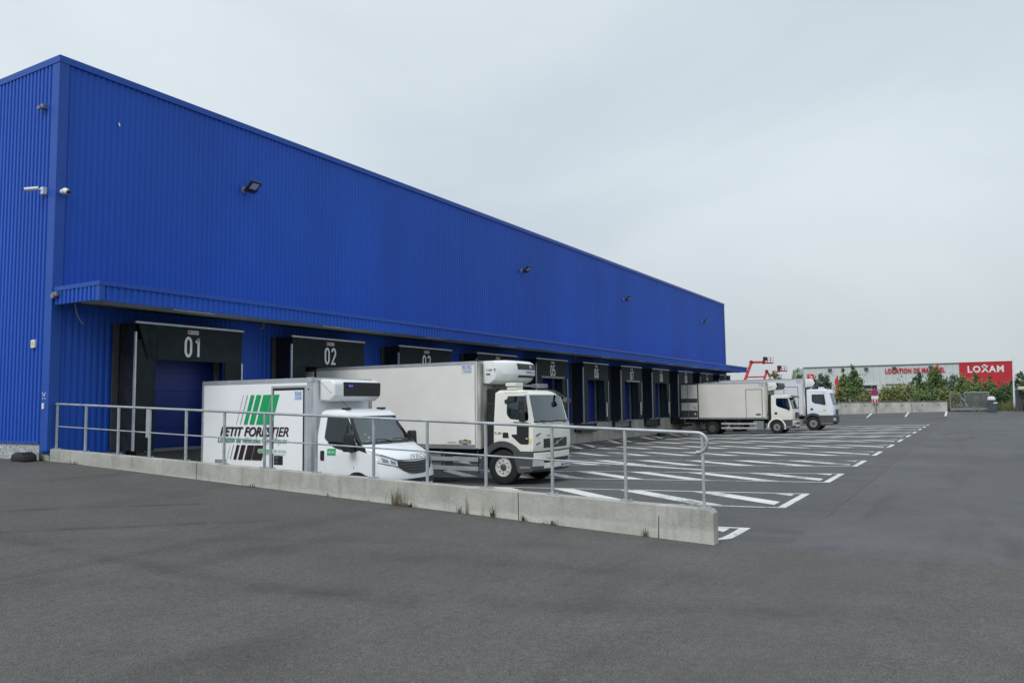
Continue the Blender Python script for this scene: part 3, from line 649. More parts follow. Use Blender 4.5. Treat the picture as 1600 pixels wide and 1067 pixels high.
# ------------------------------------------------------------------ weeds at the foot of the wall
M_WEED = mat('weed_green', (0.075, 0.10, 0.035), 0.8, var=0.35, vscale=9)
M_STRAW = mat('dry_grass', (0.20, 0.16, 0.085), 0.85, var=0.35, vscale=12)
def blade(mb, base, d, ln, wd, bend):
    p0 = Vector(base); side = d.cross(Vector((0, 0, 1))); side = (side if side.length > 1e-3 else Vector((1, 0, 0))).normalized()
    pts = []
    for k in range(4):
        c = k/3; q = p0+Vector((0, 0, 1))*ln*c*(1-0.35*bend*c)+Vector((d.x, d.y, 0))*ln*bend*c*c; pts.append((q, wd*(1-c*0.85)*(0.7+c if c < .4 else 1)))
    v = []
    for q, w_ in pts: v += [q-side*w_/2, q+side*w_/2]
    mb.add(v, [(2*i, 2*i+1, 2*i+3, 2*i+2) for i in range(3)])
def weed(o, h, n, label, dry=False, wd=0.012, spread=0.08, bend=0.6, seed=0, name='weed', x=None):
    rnd = random.Random(seed+5); x = (XW0-0.035) if x is None else x; z = apron_z(x, o)-0.01
    mb = MB(); st = MB()
    for k in range(n):
        a = rnd.uniform(0, 6.28); d = Vector((-abs(math.cos(a))*0.8, math.sin(a), 0))
        base = P(x-abs(rnd.gauss(0, spread*.25)), o+rnd.gauss(0, spread), z)
        blade(mb, base, d, h*rnd.uniform(0.35, 1.0), wd*rnd.uniform(.6, 1.2), bend*rnd.uniform(0.3, 1.2))
    t = thing(name, label, 'weed', (x, o, z))
    mb.build('leaves', M_STRAW if dry else M_WEED, t)
    if dry:
        m2 = MB()
        for k in range(n//4):
            a = rnd.uniform(0, 6.28); blade(m2, P(x, o+rnd.gauss(0, spread*1.4), z), Vector((-abs(math.cos(a)), math.sin(a), 0)), h*rnd.uniform(.12, .35), wd*2, 1.0)
        m2.build('low_leaves', M_WEED, t)
weed(10.60, 0.40, 70, 'big tuft of dry yellow grass leaning on the concrete wall', True, 0.010, 0.085, 0.35, 1, 'grass_tuft')
weed(10.84, 0.14, 16, 'low leafy weed beside the dry grass tuft', False, 0.03, 0.06, 0.9, 21)
weed(11.84, 0.20, 22, 'short bushy weed at the wall, next along from the dry grass tuft', False, 0.014, 0.03, 0.5, 2)
weed(11.99, 0.40, 12, 'tall thin weed stalk growing close beside a short bushy weed', True, 0.010, 0.012, 0.15, 3)
weed(12.29, 0.36, 5, 'pair of bare thin stalks at the wall', True, 0.007, 0.03, 0.1, 4)
weed(12.46, 0.26, 18, 'dark broad-leaved weed at the wall with one upright stalk', False, 0.022, 0.035, 0.7, 5)
weed(13.04, 0.18, 14, 'star-shaped weed just past the wall joint', False, 0.026, 0.025, 1.0, 6)
weed(13.39, 0.07, 8, 'tiny flat weed between two leafy weeds at the wall', False, 0.02, 0.04, 1.0, 7)
weed(13.56, 0.15, 20, 'spreading leafy weed at the wall', False, 0.022, 0.07, 0.9, 8)
weed(14.99, 0.20, 22, 'upright narrow-leaved weed near the crack in the wall end', False, 0.012, 0.025, 0.35, 9)
weed(7.02, 0.12, 26, 'flat creeping weed below the middle of the wall', False, 0.016, 0.12, 1.0, 10)
weed(9.00, 0.13, 10, 'small weed sprig alone at the wall foot', False, 0.014, 0.03, 0.6, 11)
weed(9.90, 0.08, 8, 'tiny weed sprig before the dry grass tuft', False, 0.012, 0.04, 0.8, 12)
weed(1.20, 0.13, 30, 'low weeds where the wall meets the blue building', False, 0.014, 0.16, 0.8, 13)
weed(-0.05, 0.26, 26, 'leafy weed behind the black bait box', False, 0.02, 0.07, 0.6, 14, x=-0.08)
weed(-0.85, 0.16, 26, 'weed tuft at the plinth beside the black bait box', False, 0.014, 0.12, 0.7, 15, x=-0.08)

# ------------------------------------------------------------------ vehicles
def gnd(o, x=5): return yard_z(x, o)
def wheel(root, x_out, o, r, width, side, rimmat=M_RIM, holes=8, z=None):
    """side -1: outer face towards -x, +1: outer face towards +x"""
    zc = (gnd(o) if z is None else z)+r-0.005
    s = -side
    prof = [(0.12, r*0.40), (0.10, r*0.52), (0.03, r*0.54), (0.0, r*0.60), (-0.0, r*0.80), (0.02, r*0.94), (0.05, r*0.985), (0.09, r), (width-0.09, r), (width-0.04, r*0.97), (width, r*0.8), (width, r*0.3)]
    b = MB(); b.lathe((x_out, o, zc), [(s*d, q) for d, q in prof], 36); w_ = b.build('wheel', M_RUBBER, root, smooth=35)
    rr = r*0.52
    b = MB(); b.lathe((x_out, o, zc), [(s*0.04, rr*1.04), (s*0.012, rr*1.0), (s*0.03, rr*0.93), (s*0.055, rr*0.88), (s*0.03, rr*0.80), (s*0.03, rr*0.46), (s*0.045, rr*0.44), (s*0.05, 0.02)], 28)
    rm = b.build('rim', rimmat, w_, smooth=40)
    b = MB()
    for k in range(holes):
        a = 2*math.pi*k/holes; c = (x_out+s*0.0285, o+rr*0.66*math.cos(a), zc+rr*0.66*math.sin(a))
        b.lathe(c, [(0, rr*0.085), (s*0.01, rr*0.085)], 10)
    b.build('hub_holes', M_BLACK, w_)
    b = MB(); b.lathe((x_out, o, zc), [(s*0.03, rr*0.36), (s*0.0, rr*0.33), (s*-0.01, rr*0.26), (s*-0.012, 0.02)], 18); b.build('hub', M_DGREY, w_, smooth=40)
def lerp_tab(tab, z):
    if z <= tab[0][0]: return tab[0][1]
    for (a, va), (c, vc) in zip(tab, tab[1:]):
        if z <= c: return va+(vc-va)*(z-a)/(c-a)
    return tab[-1][1]
COLS = [-1, -0.93, -0.72, -0.4, 0, 0.4, 0.72, 0.93, 1]
def shell_mb(xc, zs, ob, fo, hw, bulge):
    """closed cab solid made of one ring per height: ob(z) back, fo(z) front at the middle, hw(z) half width, bulge(o,z) how far the middle stands ahead of the corners"""
    mb = MB(); pts = []; n = None
    for z in zs:
        ring = []; b0 = ob(z); h = hw(z); f0 = fo(z)
        ring += [(xc+t*h, f0-bulge(f0, z)*abs(t)**3) for t in COLS]
        e = f0-bulge(f0, z)
        ring += [(xc+h, e+(b0-e)*k/6) for k in range(1, 6)]
        ring += [(xc-t*h, b0) for t in (-1, -0.5, 0, 0.5, 1)]
        ring += [(xc-h, b0+(e-b0)*k/6) for k in range(1, 6)]
        n = len(ring); pts += [P(x, o, z) for x, o in ring]
    m_ = len(zs); fs = [tuple(range(n)), tuple(reversed(range((m_-1)*n, m_*n)))]
    for j in range(m_-1):
        for i in range(n): fs.append((j*n+i, j*n+(i+1) % n, (j+1)*n+(i+1) % n, (j+1)*n+i))
    mb.add(pts, fs); return mb
def boolean(base_me, cutters):
    """subtract cutter meshes from a mesh, return the new mesh"""
    o = bpy.data.objects.new('tmp', base_me); col.objects.link(o); tmp = []
    for cme in cutters:
        c = bpy.data.objects.new('tmpc', cme); col.objects.link(c); tmp.append(c)
        md = o.modifiers.new('b', 'BOOLEAN'); md.operation = 'DIFFERENCE'; md.solver = 'EXACT'; md.object = c
    dg = bpy.context.evaluated_depsgraph_get(); me = bpy.data.meshes.new_from_object(o.evaluated_get(dg))
    bpy.data.objects.remove(o)
    for c in tmp: bpy.data.objects.remove(c)
    return me
def round_poly(poly, r=0.06, seg=4):
    out_ = []; n = len(poly)
    for i in range(n):
        p, a, c = Vector(poly[i]), Vector(poly[i-1]), Vector(poly[(i+1) % n])
        d1, d2 = (a-p), (c-p); k = min(r, d1.length*0.45, d2.length*0.45); q1 = p+d1.normalized()*k; q2 = p+d2.normalized()*k
        for s in range(seg+1):
            t = s/seg; out_.append(tuple(q1*(1-t)**2+p*2*t*(1-t)+q2*t*t))
    return out_
def side_sheet(poly, hw, xc, s, off, thick=0.006):
    """polygon in (o,z) laid on the cab side (s=-1 near side)"""
    mb = MB(); n = len(poly)
    a = [P(xc+s*(hw(z)+off), o, z) for o, z in poly]; c = [P(xc+s*(hw(z)+off-thick), o, z) for o, z in poly]
    return mb.add(a+c, [tuple(range(n)), tuple(reversed(range(n, 2*n)))]+[(i, (i+1) % n, n+(i+1) % n, n+i) for i in range(n)])
def front_sheet(xc, hw, ofront, bulge, z0, z1, t0, t1, off, n=10, m_=4, thick=0.006, tz=None):
    """curved sheet following the cab front between heights z0..z1 and fractions t0..t1 of the half width"""
    mb = MB(); a = []; c = []
    f0 = z0 if callable(z0) else (lambda t_: z0)
    f1 = z1 if callable(z1) else (lambda t_: z1)
    for j in range(m_+1):
        k = tz(j/m_) if tz else 1
        for i in range(n+1):
            t = (t0+(t1-t0)*i/n)*k; z = f0(t)+(f1(t)-f0(t))*j/m_; o = ofront(z); oo = o-bulge(o, z)*abs(t)**3+off
            a.append(P(xc+t*hw(z), oo, z)); c.append(P(xc+t*hw(z), oo-thick, z))
    k = len(a); fs = []
    for j in range(m_):
        for i in range(n):
            q = j*(n+1)+i; fs += [(q, q+1, q+n+2, q+n+1), (k+q, k+q+n+1, k+q+n+2, k+q+1)]
    ring = list(range(n+1))+[j*(n+1)+n for j in range(1, m_+1)]+[m_*(n+1)+i for i in range(n-1, -1, -1)]+[j*(n+1) for j in range(m_-1, 0, -1)]
    for q in range(len(ring)): p, r_ = ring[q], ring[(q+1) % len(ring)]; fs.append((p, k+p, k+r_, r_))
    return mb.add(a+c, fs)
def smooth_me(me, ang=38):
    me.polygons.foreach_set('use_smooth', [True]*len(me.polygons)); me.set_sharp_from_angle(angle=R(ang)); return me
def seat(root, x, o, z):
    b = MB(); b.box(x-0.24, x+0.24, o-0.22, o+0.26, z, z+0.14); b.prism([(o-0.24, z+0.1), (o-0.10, z+0.1), (o-0.22, z+0.72), (o-0.33, z+0.72)], 'x', x-0.23, x+0.23)
    b.prism([(o-0.34, z+0.74), (o-0.25, z+0.74), (o-0.27, z+0.94), (o-0.35, z+0.94)], 'x', x-0.13, x+0.13); b.build('seat', M_SEAT, root, bevel=0.03)
def steering(root, x, o, z, r=0.2):
    b = MB(); b.tube([(x+r*math.cos(a), o+r*0.45*math.sin(a), z+r*0.85*math.sin(a)) for a in lin(0, 2*math.pi, 20)], 0.016, 6, False)
    b.tube([(x, o, z), (x, o+0.25, z-0.2)], 0.03, 6); b.tube([(x-r, o, z), (x+r, o, z)], 0.014, 6); b.build('steering_wheel', M_BLACK, root)

# ---------- white van with a refrigerated box in front of dock 01
VX0, VX1, VXC = 2.85, 4.95, 3.90
van = thing('box_van', 'white refrigerated box van with green and black stripe lettering behind the handrail', 'van', (VXC, 5, gnd(5)))
BZ0, BZ1 = 0.42, 2.70
b = MB(); b.box(VX0, VX1, 1.92, 5.70, BZ0, BZ1); box = b.build('cargo_box', M_VANBOX, van, bevel=0.012)
b = MB(); b.box(VX0-0.012, VX0+0.05, 1.90, 5.73, BZ1-0.085, BZ1+0.012); b.box(VX0-0.012, VX0+0.04, 1.90, 5.73, BZ0-0.01, BZ0+0.09); b.build('edge_profile', M_ALU, box)
b = MB(); b.box(VX0-0.014, VX0+0.04, 1.89, 1.955, BZ0, BZ1-0.09); b.build('edge_profile', M_ALU, box)
b = MB(); b.box(VX0-0.014, VX0+0.05, 5.60, 5.735, BZ0, BZ1-0.09); b.build('edge_profile', M_ALU, box, bevel=0.01)
b = MB(); b.box(VX0-0.02, VX0+0.10, 5.58, 5.76, BZ1-0.10, BZ1+0.018); b.build('corner_cap', mat('corner_cap_grey', (0.40, 0.43, 0.46), 0.5), box, bevel=0.012)
b = MB(); b.box(VX0, VX1, 5.70, 5.742, BZ1-0.06, BZ1+0.012); b.build('edge_profile', M_ALU, box)
b = MB(); b.box(VX1-0.05, VX1+0.006, 5.66, 5.745, BZ0, BZ1-0.06); b.build('edge_profile', M_ALU, box)
b = MB(); b.box(VX1-0.004, VX1+0.004, 5.745, 5.752, 1.2, 2.25); b.build('marker_strip', M_LRED, box)
# side door with frame
b = MB(); b.box(VX0-0.010, VX0+0.02, 4.47, 5.53, BZ0+0.06, 2.49); sd = b.build('side_door', M_BLACK, box)
b = MB(); b.box(VX0-0.013, VX0-0.0, 4.51, 5.47, BZ0+0.09, 2.425); b.build('door_leaf', M_VANBOX, sd)
for (a, c, d, e) in ((4.42, 4.475, BZ0+0.05, 2.54), (5.525, 5.58, BZ0+0.05, 2.54), (4.475, 5.525, 2.487, 2.54)):
    b = MB(); b.box(VX0-0.016, VX0+0.01, a, c, d, e); b.build('door_frame', M_ALU, sd)
b = MB(); b.box(VX0-0.018, VX0-0.0135, 4.53, 4.83, 0.66, 0.88); h = b.build('temperature_panel', M_BLACK, sd, bevel=0.01)
b = MB(); b.box(VX0-0.0200, VX0-0.0182, 4.56, 4.68, 0.82, 0.84); b.box(VX0-0.0200, VX0-0.0182, 4.56, 4.68, 0.71, 0.725); b.box(VX0-0.0200, VX0-0.0182, 4.56, 4.66, 0.765, 0.775); b.build('panel_print', M_MGREY, sd)
b = MB(); b.box(VX0-0.018, VX0-0.0135, 5.20, 5.45, 2.20, 2.40); b.build('certificate_sticker', M_PBLUE, sd)
text('sticker_text', 'FGAS', 0.10, M_NAVY, sd, (VX0-0.0195, 5.22, 2.29), 'x', fit=0.20, bold=0.0)
text('sticker_text', '12-2028', 0.05, M_NAVY, sd, (VX0-0.0195, 5.23, 2.215), 'x', fit=0.19)
b = MB(); b.box(VX0-0.02, VX0-0.0142, 5.63, 5.66, 2.42, 2.46); b.build('bolt', M_BLACK, box)
b = MB(); b.box(VX0-0.012, VX0, 2.42, 2.85, 0.66, 0.745); b.build('reflector_plate', M_ALU, box)
# stripes: slanted bars, top and bottom groups
XP = VX0-0.0155
def bar(o0b, o1b, z0, z1, sl, material, name='stripe', dx=0.0):
    b = MB(); s = sl*(z1-z0); pts = [(o0b, z0), (o1b, z0), (o1b+s, z1), (o0b+s, z1)]
    b.prism(pts, 'x', XP+dx, XP+dx+0.003); return b.build(name, material, box)
zt0, zt1, sl = 1.62, 2.335, 0.34
for (a, c) in ((3.46, 3.58), (3.66, 3.82), (3.90, 4.17), (4.20, 4.46)): bar(a, c, zt0, zt1, sl, M_GREEN)
bar(3.33, 3.345, zt0, zt1, sl, M_DGREEN); bar(3.19, 3.198, zt0, zt1, sl, M_MGREY)
zb0, zb1 = 0.755, 1.115
for (a, c) in ((3.10, 3.20), (3.27, 3.42), (3.49, 3.73), (3.755, 4.10)): bar(a, c, zb0, zb1, sl, M_BROWN)
bar(2.98, 2.993, zb0, zb1, sl, M_BROWN); bar(2.86, 2.867, zb0, zb1, sl, M_MGREY)
text('lettering', 'PETIT FORESTIER', 0.235, M_BROWN, box, (XP-0.002, 2.60, 1.325), 'x', fit=2.42, shear=0.30, bold=0.028)
text('lettering', 'Location de véhicules frigorifiques', 0.185, M_DGREEN, box, (XP-0.002, 2.52, 1.125), 'x', fit=2.45, shear=0.25, bold=0.012)
b = MB(); b.prism(round_poly([(3.98, 0.93), (4.96, 0.93), (4.96, 1.03), (3.98, 1.03)], 0.05), 'x', XP-0.0045, XP-0.0015); b.build('phone_badge', M_WPRINT, box)
b = MB(); b.prism(round_poly([(3.995, 0.94), (4.42, 0.94), (4.42, 1.02), (3.995, 1.02)], 0.03), 'x', XP-0.0065, XP-0.0045); b.build('phone_badge', M_GREEN, box)
text('lettering', '0 N°Vert', 0.05, M_WPRINT, box, (XP-0.008, 4.02, 0.958), 'x', fit=0.34, bold=0.01)
text('lettering', '0 800 100 266', 0.055, M_GREEN, box, (XP-0.0065, 4.46, 0.955), 'x', fit=0.46, bold=0.0)
text('lettering', 'www.petitforestier.com', 0.03, M_DGREEN, box, (XP-0.002, 4.18, 0.885), 'x', fit=0.74)
# rear hinge and chassis
b = MB(); b.box(VX0-0.02, VX0+0.02, 1.87, 1.93, 1.9, 2.0); b.build('hinge', M_BLACK, box)
b = MB(); b.box(VX0+0.35, VX1-0.35, 1.9, 7.2, 0.14, 0.42); b.build('chassis', M_BLACK, van)
# refrigeration unit
UX0, UX1, UO0, UO1, UZ0, UZ1 = 3.10, 4.74, 5.742, 6.22, 2.17, 2.665
b = MB(); b.prism([(UO0, UZ0), (UO1-0.16, UZ0-0.02), (UO1, UZ0+0.10), (UO1, UZ1-0.10), (UO1-0.10, UZ1), (UO0, UZ1+0.01)], 'x', UX0, UX1); un = b.build('refrigeration_unit', M_UNIT, van, bevel=0.05, seg=3, smooth=40)
b = MB(); b.prism(round_poly([(UX0+0.30, UZ0+0.10), (UX1-0.03, UZ0+0.10), (UX1-0.01, UZ1-0.06), (UX0+0.30, UZ1-0.06)], 0.05), 'o', UO1-0.02, UO1+0.008); gr = b.build('condenser_grille', M_BLACK, un)
for k in range(5):
    b = MB(); zz = UZ0+0.135+0.066*k; b.box(UX0+0.32, UX1-0.05, UO1+0.008, UO1+0.02, zz, zz+0.012); b.build('louvre', mat('louvre_black', (0.03, 0.03, 0.034), 0.4), un)
b = MB(); b.prism([(UX0+0.52+0.11*math.cos(a), UZ1-0.15+0.045*math.sin(a)) for a in lin(0, 6.283, 20)[:-1]], 'o', UO1+0.018, UO1+0.026); b.build('maker_badge', mat('badge_blue', (0.03, 0.03, 0.30), 0.4), un)
text('badge_text', 'Carrier', 0.045, M_WPRINT, un, (UX0+0.52, UO1+0.029, UZ1-0.168), 'o', fit=0.14, align='CENTER', shear=0.2)
b = MB(); b.tube([(UX0-0.003, UO0+0.05, UZ1-0.07), (UX0-0.003, UO0+0.2, UZ1-0.18), (UX0-0.003, UO1-0.1, UZ0+0.16)], 0.006, 5); b.build('casing_joint', M_MGREY, un)
# van cab
GV = gnd(7.0)
hwv = lambda z: lerp_tab([(0.0, 0.93), (0.55, 0.98), (0.95, 0.985), (1.2, 0.96), (1.85, 0.82), (1.91, 0.79), (1.945, 0.74), (1.965, 0.64), (1.975, 0.50)], z)
VPROF = [(5.82, 0.12), (7.95, 0.02), (8.04, 0.12), (8.08, 0.42), (8.03, 0.62), (7.97, 0.84), (7.86, 0.95), (7.60, 1.08), (7.30, 1.18), (7.22, 1.22), (6.98, 1.50), (6.72, 1.82), (6.60, 1.90), (6.35, 1.96), (5.95, 1.97), (5.82, 1.93)]
def fov(z):      # front outline of the cab
    pts = [(q[1], q[0]) for q in VPROF[1:13]]+[(1.945, 6.47), (1.965, 6.30), (1.975, 6.05)]; return lerp_tab(pts, z)
bul = lambda o, z: (0.34 if z < 1.1 else 0.22) * sm((o-6.5)/0.8)
VZ = [0.05, 0.12, 0.30, 0.42, 0.55, 0.62, 0.73, 0.84, 0.90, 0.95, 1.02, 1.08, 1.14, 1.18, 1.22, 1.36, 1.50, 1.66, 1.82, 1.87, 1.91, 1.945, 1.965, 1.975]
outer = shell_mb(VXC, VZ, lambda z: 5.82 if z < 1.9 else 5.82+(z-1.9)*1.5, fov, hwv, bul).mesh()
inner = shell_mb(VXC, [0.5, 0.8, 1.0, 1.16, 1.3, 1.5, 1.7, 1.80, 1.88], lambda z: 5.90, lambda z: lerp_tab([(0.5, 7.0), (1.0, 7.02), (1.16, 7.05), (1.50, 6.86), (1.80, 6.63), (1.88, 6.50)], z), lambda z: hwv(min(z, 1.84))-0.06-(0.03 if z > 1.86 else 0), lambda o, z: 0.2*sm((o-6.4)/0.6)).mesh()
WIN = round_poly([(6.03, 1.29), (6.22, 1.17), (7.02, 1.17), (6.70, 1.74), (6.62, 1.79), (6.03, 1.79)], 0.05)
cut1 = MB().prism(WIN, 'x', VXC-1.5, VXC+1.5).mesh()
cut2 = front_sheet(VXC, hwv, fov, bul, 1.235, 1.80, -0.90, 0.90, 0.10, n=16, m_=3, thick=0.32).mesh()
whl = MB().lathe((VX0-0.2, 7.08, GV+0.345), [(0, 0.43), (0.55, 0.43)], 28).mesh()
whl2 = MB().lathe((VX1+0.2, 7.08, GV+0.345), [(-0.55, 0.43), (0, 0.43)], 28).mesh()
me = boolean(outer, [inner, cut1, cut2, whl, whl2])
org = ORIG[van.name]
me.transform(Matrix.Translation(-org)); cab = link('cab', smooth_me(me, 32), M_VAN, van)
for s in (-1, 1):
    side_sheet(round_poly([(6.02, 1.28), (6.21, 1.16), (7.03, 1.16), (6.71, 1.745), (6.63, 1.80), (6.02, 1.80)], 0.05), hwv, VXC, s, -0.018).build('side_window', M_SGLASS, cab)
    b = side_sheet([(6.66, 1.17), (6.69, 1.17), (6.69, 1.79), (6.66, 1.79)], hwv, VXC, s, -0.005, 0.03); b.build('window_bar', M_BLACK, cab)
    # black A pillar trim and wing triangle
    mb = MB(); pts = []
    side_sheet([(7.00, 1.165), (7.10, 1.05), (7.35, 0.985), (7.30, 1.08), (7.12, 1.22), (7.02, 1.30), (6.66, 1.78), (6.60, 1.795)], hwv, VXC, s, 0.006, 0.02).build('pillar_trim', M_BLACK, cab)
    side_sheet([(6.15, 1.20), (6.40, 1.085), (6.90, 0.985), (7.12, 1.04), (7.08, 1.155), (7.0, 1.165), (6.22, 1.165)], hwv, VXC, s, 0.004, 0.01).build('window_trim', M_BLACK, cab)
    front_sheet(VXC, hwv, fov, bul, 1.20, 1.80, min(s*0.885, s*0.995), max(s*0.885, s*0.995), 0.004, n=3, m_=6, thick=0.012).build('pillar_trim', M_BLACK, cab)
    # mirror
    xx = VXC+s*(hwv(1.3)+0.20)
    b = MB(); b.prism(round_poly([(6.86, 1.02), (7.06, 1.02), (7.04, 1.42), (6.90, 1.42)], 0.05), 'x', xx-0.10, xx+0.10); mi = b.build('wing_mirror', M_BLACK, cab, bevel=0.03, smooth=40)
    b = MB(); b.box(min(xx, VXC+s*0.9), max(xx, VXC+s*0.9), 6.92, 7.02, 1.06, 1.15); b.build('mirror_arm', M_BLACK, mi)
    # door lines, handle
    for poly in ([(6.00, 0.30), (6.012, 0.30), (6.012, 1.83), (6.00, 1.83)], [(6.96, 0.62), (6.972, 0.62), (7.06, 1.14), (7.048, 1.14)]):
        side_sheet(poly, hwv, VXC, s, 0.003, 0.006).build('door_gap', M_DGREY, cab)
    side_sheet(round_poly([(5.97, 0.80), (6.08, 0.80), (6.08, 1.02), (5.97, 1.02)], 0.03), hwv, VXC, s, 0.02, 0.03).build('door_handle', M_BLACK, cab)
    # headlight wrapped round the corner
    t0, t1 = (s*0.99, s*0.62) if s < 0 else (s*0.62, s*0.99)
    lo_ = lambda t_: 0.685+0.10*(abs(t_)-0.62)/0.37; hi_ = lambda t_: 0.80+0.165*(abs(t_)-0.62)/0.37
    mb = front_sheet(VXC, hwv, fov, bul, lo_, hi_, t0, t1, 0.012, n=10, m_=3, thick=0.04)
    hl = mb.build('headlight', M_LENS, cab, smooth=50)
    mb = front_sheet(VXC, hwv, fov, bul, lambda t_: hi_(t_), lambda t_: hi_(t_)+0.022, t0*1.0, t1*1.0, 0.010, n=8, m_=1, thick=0.03); mb.build('lamp_surround', M_BLACK, hl)
    mb = front_sheet(VXC, hwv, fov, bul, lambda t_: lo_(t_)-0.014, lo_, t0, t1, 0.008, n=8, m_=1, thick=0.03); mb.build('lamp_surround', M_DGREY, hl)
    for tc_ in (0.71, 0.86):
        mb = front_sheet(VXC, hwv, fov, bul, lambda t_: lo_(t_)+0.03, lambda t_: hi_(t_)-0.03, s*tc_-0.05, s*tc_+0.05, 0.016, n=3, m_=2, thick=0.01); mb.build('lamp_projector', M_MGREY, hl)
    # wheel arch lining
    mb = MB(); xa = VXC+s*0.95
    for rr, dx in ((0.455, 0.0),):
        pts = [(7.08+rr*math.cos(a), GV+0.345+rr*math.sin(a)) for a in lin(-0.15, math.pi+0.15, 18)]; pin = [(7.08+0.395*math.cos(a), GV+0.345+0.395*math.sin(a)) for a in lin(math.pi+0.15, -0.15, 18)]
        mb.prism(pts+pin, 'x', xa-0.02, xa+0.045*s+0.02)
    mb.build('arch_lining', M_BLACK, cab)
    wheel(van, VXC+s*0.955, 7.08, 0.345, 0.22, s)
    wheel(van, VXC+s*0.955, 3.5, 0.345, 0.30, s)
front_sheet(VXC, hwv, fov, bul, 1.21, 1.825, -0.92, 0.92, -0.012, n=16, m_=6, thick=0.006).build('windscreen', M_GLASS, cab, smooth=60)
front_sheet(VXC, hwv, fov, bul, 1.165, 1.23, -0.93, 0.93, 0.006, n=16, m_=1, thick=0.02).build('scuttle', M_BLACK, cab)
gz = lambda c: 0.86+0.14*c
front_sheet(VXC, hwv, fov, bul, lambda t_: 0.50+0.27*(abs(t_)/0.7)**3, lambda t_: 0.775+0.055*(abs(t_)/0.7)**2, -0.70, 0.70, 0.012, n=14, m_=3, thick=0.03, tz=gz).build('grille', M_BLACK, cab, smooth=50)
for s in (-1, 1):
    b = MB(); pp = [(0.985, 1.04), (0.95, 1.0), (0.85, 0.945), (0.72, 0.885), (0.62, 0.835), (0.4, 0.815), (0.0, 0.81)]
    b.tube([(VXC+s*t_*hwv(z_), fov(z_)-bul(fov(z_), z_)*t_**3+0.003, z_) for t_, z_ in pp], 0.007, 5); b.build('bonnet_gap', M_BLACK, cab)
for k in range(4):
    zz = 0.535+0.06*k; front_sheet(VXC, hwv, fov, bul, zz, zz+0.018, -0.40-0.06*k, 0.40+0.06*k, 0.026, n=14, m_=1, thick=0.014).build('grille_bar', M_DGREY, cab)
front_sheet(VXC, hwv, fov, bul, 0.10, 0.40, -0.97, 0.97, 0.010, n=18, m_=2, thick=0.03).build('bumper', M_BLACK, cab, smooth=50)
tb = text('maker_letters', 'IVECO', 0.105, M_ALU, cab, (VXC, 8.06, 0.845), 'o', fit=0.62, align='CENTER', bold=0.03, space=1.25)
front_sheet(VXC, hwv, fov, bul, 0.93, 0.945, -0.72, 0.72, 0.004, n=14, m_=1, thick=0.01)
for (a, c, d) in ((-0.55, 0.02, 0.0), (0.12, 0.62, 0.0)):
    z0_ = 1.235; b = MB(); p0 = (VXC+c*0.95, fov(1.21)+0.03, 1.215); p1 = (VXC+a*0.95, fov(1.27)-bul(7.2, 1.3)*abs(a)**3+0.018, 1.27)
    b.tube([p0, ((p0[0]+p1[0])/2, (p0[1]+p1[1])/2+0.012, 1.262), p1], [0.014, 0.011, 0.007], 6); b.build('wiper', M_BLACK, cab)
for s in (-1, 1):
    b = MB(); b.box(VXC+s*0.62-0.09, VXC+s*0.62+0.09, 6.35, 6.5, 1.955, 2.0); b.build('roof_marker', M_BLACK, cab, bevel=0.015)
b = MB(); b.tube([(VXC-0.25, 6.2, 1.96), (VXC-0.42, 5.95, 2.28)], 0.006, 5); b.build('aerial', M_BLACK, cab)
side_sheet([(6.17, 0.92), (6.43, 0.92), (6.43, 1.07), (6.17, 1.07)], hwv, VXC, -1, 0.008, 0.004).build('door_sticker', M_GREEN, cab)
text('sticker_text', '24h/24', 0.06, M_WPRINT, cab, (VXC-hwv(0.99)-0.0125, 6.19, 0.965), 'x', fit=0.21, bold=0.01)
b = MB(); b.prism([(VXC-0.63+0.035*math.cos(a), 1.375+0.035*math.sin(a)) for a in lin(0, 6.28, 12)], 'o', fov(1.375)-0.085, fov(1.375)-0.08); b.build('windscreen_sticker', M_YEL, cab)
b = MB(); b.box(VXC-0.62, VXC-0.54, fov(1.31)-0.062, fov(1.31)-0.058, 1.27, 1.335); b.build('windscreen_sticker', M_PBLUE, cab)
b = MB(); b.box(VXC-0.88, VXC+0.88, 6.62, 7.0, 0.85, 1.165); b.build('dashboard', M_BLACK, van, bevel=0.04)
b = MB(); b.prism([(6.80, 1.168), (6.98, 1.168), (6.98, 1.176), (6.80, 1.19)], 'x', VXC-0.45, VXC+0.05); b.build('papers', M_PBLUE, van)
for x in (VXC-0.52, VXC-0.05, VXC+0.5): seat(van, x, 6.25, 0.62)
steering(van, VXC+0.5, 6.72, 1.12, 0.19)

